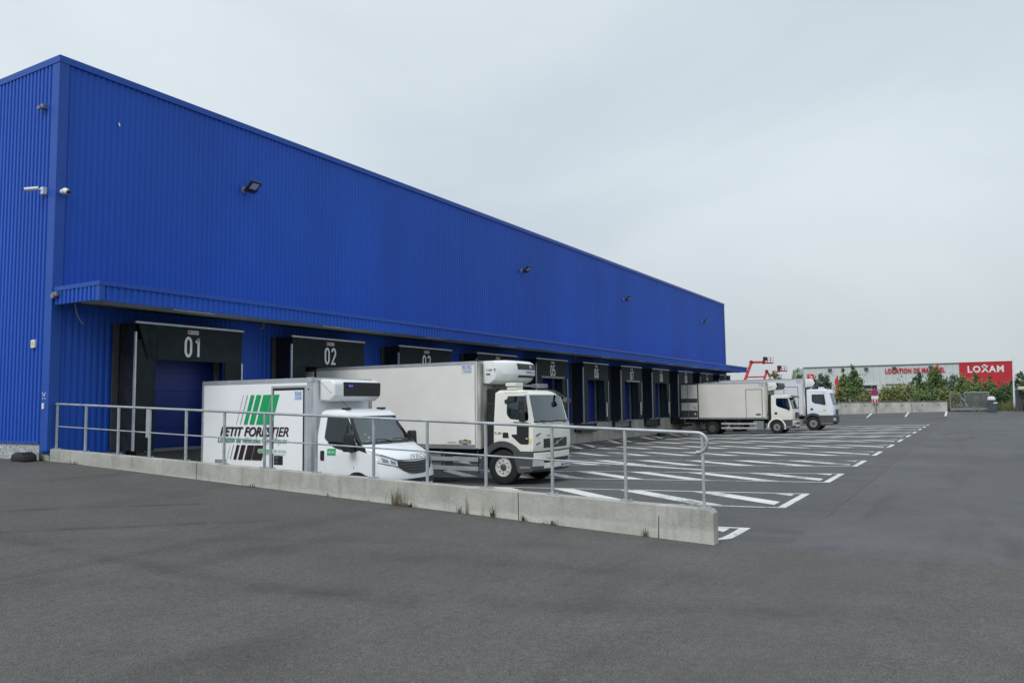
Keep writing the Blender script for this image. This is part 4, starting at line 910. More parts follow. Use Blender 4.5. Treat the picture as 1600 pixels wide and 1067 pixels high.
# ---------- cab-over trucks
def chereau(root, x, o, z):
    b = MB(); b.prism(round_poly([(o, z), (o+0.42, z), (o+0.42, z+0.105), (o, z+0.105)], 0.02), 'x', x-0.004, x); p_ = b.build('maker_plate', mat('plate_brown', (0.10, 0.09, 0.045), 0.5), root)
    b = MB(); b.box(x-0.004, x, o+0.13, o+0.29, z-0.025, z); b.box(x-0.004, x, o+0.17, o+0.29, z+0.105, z+0.13); b.build('maker_plate', MATS['plate_brown'], root)
    text('plate_text', 'CHEREAU', 0.065, mat('plate_cream', (0.52, 0.50, 0.36), 0.5), root, (x-0.006, o+0.02, z+0.02), 'x', fit=0.38, bold=0.03)
def truck_box(root, x0, x1, o0, o1, z0, z1, panel, leaf_to, stripes=False, door=None, sticker=None):
    b = MB(); b.box(x0, x1, o0, o1, z0, z1); bx = b.build('cargo_box', panel, root, bevel=0.012)
    b = MB(); b.box(x0+0.06, x1-0.06, o1, o1+0.012, z0+0.05, z1-0.05); b.build('front_wall', M_SOOT, bx)
    b = MB(); b.box(x0-0.014, x0+0.05, leaf_to+0.08, o1-0.135, z1-0.07, z1+0.014); b.build('edge_profile', M_ALU, bx)
    b = MB(); b.box(x0-0.014, x0+0.05, o0, o1-0.135, z0-0.02, z0+0.10); b.build('edge_profile', M_MGREY, bx)
    b = MB(); b.tube([(x0+0.035, o1-0.02, z0-0.01), (x0+0.035, o1-0.02, z1+0.0)], 0.062, 14); b.build('corner_profile', M_SOOT, bx, smooth=50)
    b = MB(); b.box(x0-0.016, x0+0.02, o1-0.135, o1-0.10, z0-0.01, z1+0.01); b.build('edge_profile', M_ALU, bx)
    b = MB(); b.box(x0+0.05, x1, o1-0.03, o1+0.02, z1-0.05, z1+0.014); b.build('edge_profile', M_ALU, bx)
    # folded-back rear door leaf and its dark seal
    b = MB(); b.box(x0-0.045, x0-0.002, o0+0.03, leaf_to, z0+0.03, z1-0.08); lf = b.build('rear_door_leaf', panel, bx, bevel=0.006)
    b = MB(); b.box(x0-0.030, x0-0.002, leaf_to+0.001, leaf_to+0.075, z0+0.03, z1-0.06); b.build('door_seal', M_BLACK, bx)
    b = MB(); b.box(x0-0.02, x0+0.05, o0, leaf_to+0.08, z1-0.078, z1+0.016); b.build('door_seal', M_DGREY, bx)
    if stripes:
        h = z1-z0
        for (a, c) in ((0.46, 0.58), (0.04, 0.24)):
            b = MB(); b.box(x0-0.049, x0-0.0452, o0+0.04, leaf_to-0.01, z0+h*a, z0+h*c); b.build('rubber_strip', M_DGREY, lf)
        om = (o0+leaf_to)/2
        b = MB(); b.tube([(x0-0.055, om, z0+0.05), (x0-0.055, om, z1-0.1)], 0.018, 6); b.build('locking_bar', M_MGREY, lf)
        b = MB(); b.lathe((x0-0.056, leaf_to-0.18, z0+h*0.14), [(0, 0.07), (-0.004, 0.07)], 16); b.build('round_sticker', M_WPRINT, lf)
        b = MB(); b.box(x0-0.053, x0-0.0452, leaf_to-0.28, leaf_to-0.08, z0+h*0.28, z0+h*0.35); b.build('plate', M_ALU, lf)
    if door:
        a, c, d, e = door
        b = MB(); b.box(x0-0.006, x0+0.01, a-0.035, c+0.035, d-0.02, e+0.04); sd_ = b.build('side_door', M_BLACK, bx)
        b = MB(); b.box(x0-0.011, x0-0.0062, a, c, d, e); b.build('door_leaf', panel, sd_)
        b = MB(); b.box(x0-0.016, x0-0.0112, c-0.42, c-0.1, d+0.14, d+0.26); b.build('latch_plate', M_DGREY, sd_)
    if sticker:
        a, z = sticker
        b = MB(); b.box(x0-0.004, x0, a, a+0.36, z-0.24, z); st = b.build('certificate_sticker', mat('faint_sticker', (0.56, 0.60, 0.68), 0.5), bx)
        text('sticker_text', 'FRC FRC', 0.11, M_NAVY, bx, (x0-0.006, a+0.03, z-0.12), 'x', fit=0.31, bold=0.0)
        text('sticker_text', '03-2028', 0.06, M_NAVY, bx, (x0-0.006, a+0.08, z-0.205), 'x', fit=0.24)
    return bx
def chassis(root, x0, x1, o0, o1, zt, guard, tank, rear_o, rear_r, guards_z=(0.48, 0.22)):
    xc = (x0+x1)/2
    for s in (-1, 1):
        b = MB(); b.box(xc+s*0.42-0.05, xc+s*0.42+0.05, o0+0.1, o1+1.2, zt-0.28, zt-0.06); b.build('frame_rail', M_BLACK, root)
    b = MB()
    for k in range(8): oo = o0+0.4+k*(o1-o0-0.6)/7; b.box(x0+0.1, x1-0.1, oo, oo+0.06, zt-0.075, zt-0.022)
    b.build('cross_member', M_BLACK, root)
    for z in guards_z:
        b = MB(); b.box(x0+0.03, x0+0.06, guard[0], guard[1], z-0.06, z+0.06); b.build('side_guard', M_ALU, root, bevel=0.008)
    for oo in (guard[0]+0.25, (guard[0]+guard[1])/2, guard[1]-0.06):
        b = MB(); b.box(x0+0.06, x0+0.10, oo, oo+0.05, guards_z[1]-0.16, zt-0.06); b.build('guard_bracket', M_DGREY, root)
    if tank:
        b = MB(); b.box(x0+0.12, x0+0.62, tank[0], tank[1], 0.12, 0.62); b.build('fuel_tank', M_MGREY, root, bevel=0.06, seg=3)
    b = MB(); b.box(x0+0.05, x1-0.05, o0+0.02, o0+0.14, 0.24, 0.42); b.build('rear_bumper', M_BLACK, root)
    for s, xo in ((-1, x0+0.06), (1, x1-0.06)):
        wheel(root, xo, rear_o, rear_r, 0.5, s, M_RIMD)
        mb = MB(); zc = gnd(rear_o)+rear_r
        pts = [(rear_o+(rear_r+0.07)*math.cos(a), zc+(rear_r+0.05)*math.sin(a)) for a in lin(0.1, math.pi-0.1, 14)]; pin = [(rear_o+(rear_r+0.05)*math.cos(a), zc+(rear_r+0.03)*math.sin(a)) for a in lin(math.pi-0.1, 0.1, 14)]
        mb.prism(pts+pin, 'x', xo, xo-s*0.5); mb.build('mudguard', M_BLACK, root)
def truck_cab(root, x0, x1, ob, of, zf, zr, zw0, zw1, paint, win, wheel_o, wr, low_glass=None, sunvisor=False, lower='white', visor_mat=None, grille_z=(0.8, 1.05), logo='slash', fender=M_DGREY, model=None, bg_=0.12):
    xc = (x0+x1)/2; H = (x1-x0)/2; rk = 0.20
    hw = lambda z: lerp_tab([(zf, H-0.01), (zf+0.35, H), (zw0, H-0.02), (zr-0.08, H-0.11), (zr, H-0.16)], z)
    fo = lambda z: lerp_tab([(zf, of-0.03), (zf+0.12, of), ((zf+zw0)/2, of), (zw0-0.03, of-0.02), (zw0, of-0.06), (zw1, of-0.06-rk), (zw1+0.05, of-0.12-rk), (zr-0.04, of-0.24-rk), (zr-0.01, of-0.36-rk), (zr, of-0.5-rk)], z)
    bu = lambda o, z: bg_*sm((o-(of-0.6))/0.35)
    zs = [zf, zf+0.06, zf+0.12]+sorted(lin(zf+0.2, zw0-0.03, 4)+[zf+0.35])+lin(zw0, zw1, 5)+[zw1+0.05, zr-0.08, zr-0.04, zr-0.01, zr]
    hwo = lambda z: hw(z)-(0.0 if z < zr-0.04 else 0.05 if z < zr-0.005 else 0.16)
    outer = shell_mb(xc, zs, lambda z: ob if z < zr-0.06 else ob+(z-zr+0.06)*1.5, fo, hwo, bu).mesh()
    inner = shell_mb(xc, [zf+0.25]+lin(zf+0.3, zw0-0.06, 3)+lin(zw0, zw1, 4)+[zr-0.08], lambda z: ob+0.07, lambda z: lerp_tab([(zf, of-0.22), (zw0-0.06, of-0.20), (zw1, of-0.20-rk), (zr-0.08, of-0.36-rk)], z), lambda z: hw(z)-0.06, lambda o, z: 0.09*sm((o-(of-0.6))/0.35)).mesh()
    cuts = [inner, MB().prism(round_poly(win, 0.07), 'x', xc-H-0.3, xc+H+0.3).mesh(),
            front_sheet(xc, hw, fo, bu, zw0+0.02, zw1-0.02, -0.90, 0.90, 0.1, n=14, m_=2, thick=0.34).mesh()]
    zc = gnd(wheel_o)+wr
    cuts.append(MB().lathe((x0-0.3, wheel_o, zc), [(0, wr+0.13), (x1-x0+0.6, wr+0.13)], 28).mesh())
    me = boolean(outer, cuts); me.transform(Matrix.Translation(-ORIG[root.name]))
    cab = link('cab', smooth_me(me, 32), paint, root)
    big = [((o-sum(q[0] for q in win)/len(win))*1.04+sum(q[0] for q in win)/len(win), (z-sum(q[1] for q in win)/len(win))*1.04+sum(q[1] for q in win)/len(win)) for o, z in win]
    for s in (-1, 1):
        side_sheet(round_poly(big, 0.07), hw, xc, s, -0.02).build('side_window', M_SGLASS, cab)
        d0 = min(q[0] for q in win)-0.10; d1 = max(q[0] for q in win)+0.06
        for poly in ([(d0, zf+0.2), (d0+0.012, zf+0.2), (d0+0.012, zw1+0.06), (d0, zw1+0.06)], [(d1, zf+0.02), (d1+0.012, zf+0.02), (d1+0.012, zw0), (d1, zw0)],
                     [(d0+0.012, zw1+0.05), (d1-0.1, zw1+0.05), (d1-0.1, zw1+0.06), (d0+0.012, zw1+0.06)]):
            side_sheet(poly, hw, xc, s, 0.002, 0.006).build('door_gap', M_DGREY, cab)
        if low_glass: side_sheet(round_poly(low_glass, 0.06), hw, xc, s, 0.006, 0.01).build('door_glass', M_BLACK, cab)
        hz = zf+0.36
        side_sheet(round_poly([(d0+0.0, hz), (d0+0.20, hz), (d0+0.17, hz+0.15), (d0+0.0, hz+0.15)], 0.02), hw, xc, s, 0.006, 0.012).build('door_handle', M_BLACK, cab)
        # mirrors hang ahead of the door
        xx = xc+s*(H+0.13); mo = d1-0.22
        b = MB(); b.box(xx-0.10, xx+0.10, mo, mo+0.10, zw1-0.42, zw1-0.16); mi = b.build('mirror', M_BLACK, cab, bevel=0.03)
        b = MB(); b.box(xx-0.10, xx+0.10, mo, mo+0.10, zw1-0.75, zw1-0.46); b.build('mirror_head', M_BLACK, mi, bevel=0.03)
        b = MB(); b.tube([(xc+s*(H-0.08), mo+0.08, zw1-0.03), (xx, mo+0.06, zw1-0.08), (xx, mo+0.06, zw1-0.76), (xc+s*(H-0.03), mo+0.08, zw1-0.80)], 0.016, 6); b.build('mirror_arm', M_BLACK, mi)
        # wheel arch / fender
        mb = MB(); r0, r1 = wr+0.06, wr+(0.23 if fender is M_DGREY else 0.16)
        pts = [(wheel_o+r1*math.cos(a), zc+r1*math.sin(a)) for a in lin(-0.25, math.pi+0.1, 18)]; pin = [(wheel_o+r0*math.cos(a), zc+r0*math.sin(a)) for a in lin(math.pi+0.1, -0.25, 18)]
        mb.prism(pts+pin, 'x', xc+s*(H+0.025), xc+s*(H-0.32)); mb.build('fender', fender, cab, bevel=0.012)
        wheel(root, xc+s*(H-0.01), wheel_o, wr, 0.3, s, M_RIM if x0 < 20 else mat('grey_steel_rim', (0.26, 0.265, 0.27), 0.5, 0.2, var=0.3, vscale=14))
        # step box between the wheel and the bumper
        sb = wheel_o+wr*0.80+0.14
        b = MB(); b.prism([(sb-0.04, zc-0.16), (of-0.16, zc-0.10), (of-0.14, zf-0.02), (sb-0.20, zf-0.02)], 'x', xc+s*(H+0.015), xc+s*(H-0.4)); st = b.build('step', M_DGREY, cab, bevel=0.02)
        b = MB(); b.box(min(xc+s*(H-0.02), xc+s*(H+0.03)), max(xc+s*(H-0.02), xc+s*(H+0.03)), sb+0.02, of-0.22, zc-0.02, zc+0.04); b.build('step_tread', M_MGREY, st)
    front_sheet(xc, hw, fo, bu, zw0, zw1, -0.92, 0.92, -0.014, n=14, m_=4).build('windscreen', M_GLASS, cab, smooth=60)
    front_sheet(xc, hw, fo, bu, zw0-0.05, zw0+0.03, -0.93, 0.93, 0.004, n=14, m_=1, thick=0.02).build('scuttle', M_BLACK, cab)
    # bumper follows the same curve, lower and slightly ahead
    hb = lambda z: H+0.01; fb = lambda z: of+0.05
    zb0, zb1 = zf-0.50, zf-0.04
    bm_ = paint if lower == 'white' else M_DGREY
    for (za_, zb_, nm, mt_, off) in ((zb1-0.17, zb1, 'bumper', bm_, 0.0), (zb0+0.02, zb0+0.17, 'bumper', bm_, 0.0), (zb0+0.17, zb1-0.17, 'bumper_intake', M_BLACK, -0.03)):
        front_sheet(xc, hb, fb, lambda o, z: 0.22, za_, zb_, -1, 1, off, n=18, m_=1, thick=0.16).build(nm, mt_, cab, bevel=0.015)
    front_sheet(xc, hb, fb, lambda o, z: 0.22, zb0-0.06, zb0+0.018, -0.97, 0.97, -0.02, n=18, m_=1, thick=0.2).build('spoiler', M_BLACK, cab)
    front_sheet(xc, hb, fb, lambda o, z: 0.22, zb1-0.0, zf+0.0, -0.9, 0.9, -0.06, n=12, m_=1, thick=0.2).build('bumper_gap', M_BLACK, cab)
    for s in (-1, 1):
        t0, t1 = (-0.99, -0.66) if s < 0 else (0.66, 0.99)
        front_sheet(xc, hb, fb, lambda o, z: 0.22, zb0+0.10, zb1-0.14, t0, t1, 0.012, n=6, m_=2, thick=0.06).build('headlight', M_LENS, cab, smooth=50)
        front_sheet(xc, hb, fb, lambda o, z: 0.22, zb0+0.0, zb0+0.10, t0, t1, 0.012, n=6, m_=1, thick=0.06).build('corner_trim', M_DGREY, cab)
    g0, g1 = grille_z
    front_sheet(xc, hw, fo, bu, g0, g1, -0.62, 0.62, 0.008, n=10, m_=2, thick=0.02).build('grille', M_BLACK, cab)
    for k in range(3):
        zz = g0+(g1-g0)*(0.2+0.28*k); front_sheet(xc, hw, fo, bu, zz, zz+0.018, -0.61, 0.61, 0.018, n=10, m_=1, thick=0.01).build('grille_bar', M_DGREY, cab)
    if logo == 'slash':
        b = MB(); b.tube([(xc-0.36, of+0.022, g0+0.02), (xc+0.36, of+0.022, g1-0.02)], 0.008, 6); b.build('grille_emblem', M_ALU, cab)
        b = MB(); b.tube([(xc+0.05*math.cos(a), of+0.03, (g0+g1)/2+0.05*math.sin(a)) for a in lin(0, 6.283, 16)], 0.008, 6, False); b.build('grille_emblem', M_ALU, cab)
    else:
        b = MB(); b.tube([(xc+0.13*math.cos(a), of+0.03, (g0+g1)/2+0.13*math.sin(a)) for a in lin(0, 6.283, 20)], 0.012, 6, False)
        for a in (1.571, 3.665, 5.76): b.tube([(xc, of+0.03, (g0+g1)/2), (xc+0.13*math.cos(a), of+0.03, (g0+g1)/2+0.13*math.sin(a))], 0.012, 5)
        b.build('grille_emblem', M_ALU, cab)
    for (a, c) in ((-0.60, -0.02), (0.05, 0.62)):
        b = MB(); b.tube([(xc+c*H, fo(zw0)+0.02, zw0-0.0), (xc+a*H, fo(zw0+0.06)-0.03, zw0+0.045)], [0.016, 0.01], 6); b.build('wiper', M_BLACK, cab)
    b = MB(); b.box(x0+0.12, x1-0.12, ob-0.30, ob-0.06, zf-0.1, zr-0.35); b.box(x0+0.3, x0+0.55, ob-0.40, ob-0.10, zf+0.2, zr+0.05); b.build('dark_gap_block', M_BLACK, root, bevel=0.03)  # black blocks added so the gap between cab and box reads as dark shade
    b = MB(); b.box(xc-H+0.1, xc+H-0.1, of-0.62, of-0.24, zw0-0.32, zw0-0.05); b.build('dashboard', M_BLACK, root, bevel=0.03)
    for x in (xc-0.55, xc+0.55): seat(root, x, of-0.85, zf+0.3)
    steering(root, xc+0.55, of-0.52, zw0-0.0, 0.21)
    if sunvisor:
        front_sheet(xc, lambda z: H-0.06, lambda z: of-0.06-rk*0.9+0.30-(z-zw1)*1.5, lambda o, z: 0.16, zw1-0.05, zw1+0.11, -1, 1, 0, n=14, m_=2, thick=0.015).build('sun_visor', M_DGREY, cab, smooth=50)
        for s in (-1, 1):
            b = MB(); b.tube([(xc+s*(H-0.14), of-rk-0.1, zw1+0.06), (xc+s*(H-0.14), of-0.02, zw1+0.04)], 0.018, 6); b.build('visor_bracket', M_BLACK, cab)
    b = MB(); b.box(xc-H+0.12, xc-H+0.28, of-0.85, of-0.72, zr-0.08, zr-0.05)
    return cab, dict(xc=xc, H=H, hw=hw, fo=fo, bu=bu, fb=fb)

# Volvo-style cream truck at dock 02
t2 = thing('refrigerated_truck', 'cream refrigerated truck with dirty box and large rounded cooling unit over its cab', 'truck', (9.35, 5, gnd(5)))
bx = truck_box(t2, 8.15, 10.60, 0.12, 6.95, 0.80, 3.255, M_CREAMBOX, 0.60, sticker=(6.36, 3.16))
chereau(bx, 8.15, 6.25, 0.92)
b = MB(); b.box(8.146, 8.15, 5.88, 6.16, 0.965, 0.978); b.box(8.146, 8.15, 5.84, 6.19, 0.93, 0.942); b.build('small_print', M_MGREY, bx)
chassis(t2, 8.2, 10.55, 0.2, 7.0, 0.80, (4.2, 6.85), (4.6, 5.6), 3.1, 0.48)
WV = [(7.79, 2.26), (7.79, 1.75), (7.90, 1.62), (8.50, 1.57), (8.50, 1.70), (8.40, 2.26)]
cab, K = truck_cab(t2, 8.20, 10.46, 7.40, 8.78, 0.74, 2.43, 1.53, 2.30, M_CREAM, WV, 7.68, 0.49,
                   low_glass=[(8.16, 1.30), (8.52, 1.30), (8.52, 0.93), (8.26, 0.93), (7.98, 1.15), (7.98, 1.20), (8.16, 1.20)][::-1], grille_z=(0.82, 1.07), logo='slash')
# link glass between side window and lower glass
side_sheet([(8.14, 1.22), (8.52, 1.22), (8.52, 1.52), (8.02, 1.55), (8.14, 1.46)], K['hw'], K['xc'], -1, 0.0065, 0.01).build('door_glass', M_BLACK, cab)
text('model_letters', 'FL 240', 0.06, M_DGREY, cab, (K['xc']-K['hw'](1.2)-0.008, 7.43, 1.2), 'x', fit=0.22, bold=0.02)
text('maker_letters', 'VOLVO', 0.05, M_DGREY, cab, (8.75, 8.79, 1.13), 'o', fit=0.26, bold=0.02)
side_sheet([(8.53, 0.95), (8.60, 0.95), (8.60, 1.08), (8.53, 1.08)], K['hw'], K['xc'], -1, 0.006, 0.004).build('door_sticker', mat('pale_yellow_sticker', (0.62, 0.58, 0.22), 0.5), cab)
for zz in (0.92, 1.16):
    b = MB(); b.prism([(8.30, zz), (8.55, zz+0.06), (8.55, zz+0.09), (8.30, zz+0.025)], 'o', 8.68, 8.73); b.build('corner_vent', M_DGREY, cab)
b = MB(); b.box(9.50, 10.02, 8.835, 8.842, 0.255, 0.365); pl = b.build('number_plate', M_WPRINT, cab)
text('plate_text', 'BH 202 HN', 0.07, M_BLACK, cab, (9.55, 8.846, 0.275), 'o', fit=0.42, bold=0.02)
b = MB(); b.box(9.50, 9.54, 8.8421, 8.844, 0.255, 0.365); b.build('plate_band', M_NAVY, cab)
for s in (-0.55, -0.66):
    b = MB(); b.box(8.42+s*0.0, 8.62, 8.47, 8.50, 0.62, 0.64)
# rotating-beacon bar and front mirror on the roof
b = MB(); b.box(8.40, 8.80, 7.72, 8.02, 2.43, 2.52); b.build('roof_lamp', M_CREAM, cab, bevel=0.02)
b = MB(); b.box(8.36, 8.78, 7.70, 8.04, 2.53, 2.63); b.build('roof_lamp', M_CREAM, cab, bevel=0.02)
b = MB(); b.box(8.78, 9.95, 7.84, 7.90, 2.53, 2.59); b.build('roof_bar', M_MGREY, cab)
b = MB(); b.box(9.75, 10.35, 7.76, 8.0, 2.50, 2.62); b.build('roof_lamp', M_MGREY, cab, bevel=0.02)
b = MB(); b.tube([(9.85, 8.16, 2.42), (9.95, 8.45, 2.38), (10.05, 8.72, 2.18)], 0.035, 8); b.build('mirror_arm', M_BLACK, cab)
b = MB(); b.prism(round_poly([(9.92, 2.06), (10.25, 2.06), (10.22, 2.18), (10.0, 2.20)], 0.04), 'o', 8.68, 8.82); b.build('front_mirror', M_DGREY, cab, bevel=0.03)
b = MB(); b.box(9.32, 9.42, 8.34, 8.37, 1.95, 2.24); b.box(9.25, 9.40, 8.33, 8.36, 1.86, 2.0); b.build('sun_blind', M_BLACK, t2)
b = MB(); b.box(8.56, 8.68, 8.56, 8.563, 1.60, 1.68); b.build('windscreen_sticker', M_PBLUE, cab)
# side visor over the window
side_sheet([(7.72, 2.15), (8.06, 2.25), (8.06, 2.11), (7.74, 2.05)], K['hw'], K['xc'], -1, 0.03, 0.03).build('wind_deflector', M_BLACK, cab)
# cooling unit: rounded body on the box front
def tk_unit(root, x0, x1, o0, o1, z0, z1, material=M_UNIT):
    mb = MB(); cols = lin(-1, 1, 16); prof = [(0, 0.02), (0.45, 0.0), (0.80, 0.16), (1.0, 0.42), (1.0, 0.70), (0.95, 0.90), (0.78, 1.0), (0, 1.0)]
    xc, H = (x0+x1)/2, (x1-x0)/2; pts = []
    for t in cols:
        k = 1-0.45*abs(t)**4
        for (a, c) in prof: pts.append(P(xc+t*H, o0+(o1-o0)*a*k, z0+(z1-z0)*(0.5+(c-0.5)*(1-0.06*abs(t)**6))))
    n = len(prof); fs = [tuple(range(n)), tuple(reversed(range(16*n, 17*n)))]
    for c in range(16):
        for i in range(n): fs.append((c*n+i, c*n+(i+1) % n, (c+1)*n+(i+1) % n, (c+1)*n+i))
    mb.add(pts, fs); return mb.build('refrigeration_unit', material, root, bevel=0.025, seg=2, smooth=45)
u = tk_unit(t2, 8.35, 10.42, 6.965, 7.78, 2.60, 3.29)
def ufront(root, xa, xb, z0, z1, off, material, name, xc=9.385, H=1.035, o0=6.965, o1=7.78):
    mb = front_sheet(xc, lambda z: H, lambda z: o1, lambda o, z: 0.0, z0, z1, (xa-xc)/H, (xb-xc)/H, off, n=12, m_=2, thick=0.03)
    for i, v in enumerate(mb.v):
        t = abs((v.x-xc)/H); zz = (v.z-2.60)/0.69
        base = lerp_tab([(0.42, 1.0), (0.70, 1.0), (0.90, 0.95), (1.0, 0.78)], zz) if zz >= 0.42 else lerp_tab([(0.0, 0.45), (0.16, 0.80), (0.42, 1.0)], zz)
        extra = (-v.y)-o1; v.y = -(o0+(o1-o0)*base*(1-0.45*t**4)+extra)
    return mb.build(name, material, root)
ufront(u, 8.95, 10.28, 3.03, 3.20, 0.012, M_BLACK, 'condenser_window')
ufront(u, 9.05, 10.25, 2.80, 2.86, 0.012, M_BLACK, 'air_slot')
b = MB(); b.box(9.62, 9.72, 7.765, 7.785, 3.06, 3.16); b.build('maker_emblem', M_ALU, u)
text('maker_letters', 'THERMO KING', 0.06, M_NAVY, u, (9.68, 7.80, 2.925), 'o', fit=0.62, align='CENTER', bold=0.02)
text('unit_letters', 'T-1200R', 0.06, M_DGREY, u, (8.335, 7.08, 2.98), 'x', fit=0.20, bold=0.01)
text('unit_letters', 'T', 0.09, M_BLACK, u, (8.335, 7.33, 2.95), 'x', fit=0.07, bold=0.03)
b = MB(); b.box(8.336, 8.349, 7.08, 7.21, 2.87, 2.91); b.build('unit_badge', M_DGREY, u)

# cream truck at dock 09, same make, doors folded back
t3 = thing('refrigerated_truck', 'cream refrigerated truck with rear door folded back showing two dark rubber strips', 'truck', (45.9, 5, gnd(5)))
bx3 = truck_box(t3, 44.75, 47.15, 0.52, 6.75, 0.80, 3.32, mat('ivory_box_panel', (0.66, 0.65, 0.60), 0.5, var=0.06, vscale=0.6), 1.90, stripes=True, door=(5.34, 6.40, 0.90, 2.80), sticker=(6.22, 3.22))
chassis(t3, 44.8, 47.1, 0.6, 6.8, 0.80, (3.52, 6.0), None, 2.86, 0.47, (0.46, 0.16))
b = MB(); b.box(44.85, 45.4, 5.75, 6.45, 0.08, 0.66); b.build('tool_box', M_MGREY, t3, bevel=0.02)
cab3, K3 = truck_cab(t3, 44.82, 47.08, 6.98, 8.50, 0.74, 2.42, 1.50, 2.26, M_CREAM, [(7.30, 2.20), (7.30, 1.75), (7.42, 1.62), (8.22, 1.36), (8.22, 1.62), (8.06, 2.20)], 7.32, 0.45,
                     sunvisor=True, grille_z=(0.82, 1.22), fender=M_CREAM)
b = MB(); b.prism([(6.762, 2.72), (7.30, 2.80), (7.42, 3.0), (7.34, 3.26), (6.762, 3.28)], 'x', 44.95, 46.95); u3 = b.build('refrigeration_unit', M_UNIT, t3, bevel=0.03, smooth=40)
b = MB(); b.prism([(7.30, 2.79), (7.44, 2.86), (7.55, 3.02), (7.47, 3.25), (7.34, 3.25), (7.42, 3.0)], 'x', 44.93, 46.97); b.build('condenser_grille', M_BLACK, u3, bevel=0.02)
text('unit_letters', 'SUPRA', 0.06, M_DGREY, u3, (44.94, 6.86, 2.92), 'x', fit=0.26, bold=0.01)
# white truck at dock 10
t4 = thing('refrigerated_truck', 'white refrigerated truck with dark bumper and fenders and a yellow door sticker', 'truck', (51.2, 5, gnd(6)))
bx4 = truck_box(t4, 50.0, 52.5, 0.52, 8.27, 0.92, 3.62, mat('white_box_panel', (0.62, 0.645, 0.68), 0.45, var=0.04, vscale=0.6), 1.9, stripes=True, door=(6.85, 7.80, 1.0, 3.0), sticker=(7.72, 3.5))
chassis(t4, 50.05, 52.45, 0.6, 8.2, 0.92, (4.2, 7.3), (5.0, 6.2), 3.2, 0.5)
cab4, K4 = truck_cab(t4, 50.05, 52.45, 8.40, 10.32, 0.94, 2.84, 1.72, 2.56, M_WHITE2, [(8.74, 2.46), (8.74, 1.95), (8.90, 1.80), (9.68, 1.66), (9.70, 1.80), (9.58, 2.46)], 8.80, 0.52,
                     lower='dark', grille_z=(0.98, 1.34), logo='star')
b = MB(); b.prism([(8.29, 2.98), (8.85, 3.05), (9.0, 3.28), (8.9, 3.58), (8.29, 3.60)], 'x', 50.2, 52.3); u4 = b.build('refrigeration_unit', M_UNIT, t4, bevel=0.03, smooth=40)
b = MB(); b.prism([(8.86, 3.04), (9.02, 3.10), (9.13, 3.3), (9.02, 3.57), (8.88, 3.57), (9.0, 3.28)], 'x', 50.18, 52.32); b.build('condenser_grille', M_BLACK, u4, bevel=0.02)
side_sheet(round_poly([(9.52, 1.20), (9.72, 1.20), (9.72, 1.38), (9.52, 1.38)], 0.03), K4['hw'], K4['xc'], -1, 0.006, 0.004).build('door_sticker', M_YEL, cab4)
b = MB(); b.box(50.3, 50.75, 9.2, 9.55, 2.84, 2.98); b.box(50.9, 52.0, 9.3, 9.4, 2.84, 2.90); b.build('roof_lamp', M_UNIT, cab4, bevel=0.02)

# ------------------------------------------------------------------ far side of the yard
ZF = 0.72
A = hit(1300, 643.5, 2, ZF); B = hit(1482, 643.0, 2, ZF)
XF = (A[0]+B[0])/2
print('XF', XF, A, B)
pw = thing('perimeter_wall', 'low concrete panel wall with dark capping at the far end of the yard', 'wall', (XF, 10, ZF))
A0 = hit(1240, 643, 0, XF)[1]; B0 = hit(1481, 643, 0, XF)[1]
edges = [A0, hit(1302, 640, 0, XF)[1], hit(1369, 640, 0, XF)[1], hit(1425, 640, 0, XF)[1], B0]
for a, c in zip(edges, edges[1:]):
    b = MB(); b.box(XF, XF+0.25, a+0.03, c-0.03, 0.3, ZF+1.02); b.build('wall_panel', mat('concrete_far', (0.40, 0.395, 0.37), 0.9, var=0.3, vscale=1.2, vdetail=7, stretch=(1, 1, 0.6)), pw)
    for k in (0.3, 0.75):
        b = MB(); oo = a+(c-a)*k; b.prism([(oo+0.11*math.cos(q), ZF+0.66+0.11*math.sin(q)) for q in lin(0, 6.28, 10)[:-1]], 'x', XF-0.012, XF+0.01); b.build('lifting_anchor', M_MGREY, pw)
b = MB(); b.box(XF-0.06, XF+0.31, A0, B0+0.02, ZF+1.02, ZF+1.10); b.build('capping', mat('dark_capping', (0.12, 0.115, 0.11), 0.7), pw)
far_z = lambda x, o: yard_z(x, o) if o >= 0 else -0.17+0.17*sm(-o/8)+rise(x)
# parking lines before the wall
for u_ in (1306, 1361, 1419, 1479):
    oo = hit(u_, 645, 0, XF-1.0)[1]
    strip(yard, 'stall_line', [((x, oo-0.09), (x, oo+0.09)) for x in lin(XF-5.0, XF-0.3, 4)], M_PAINT, far_z, dz=0.02)
strip(yard, 'stall_line', [((XF-0.8, o), (XF-0.68, o)) for o in lin(A0, B0, 8)], M_PAINT, far_z, dz=0.02)
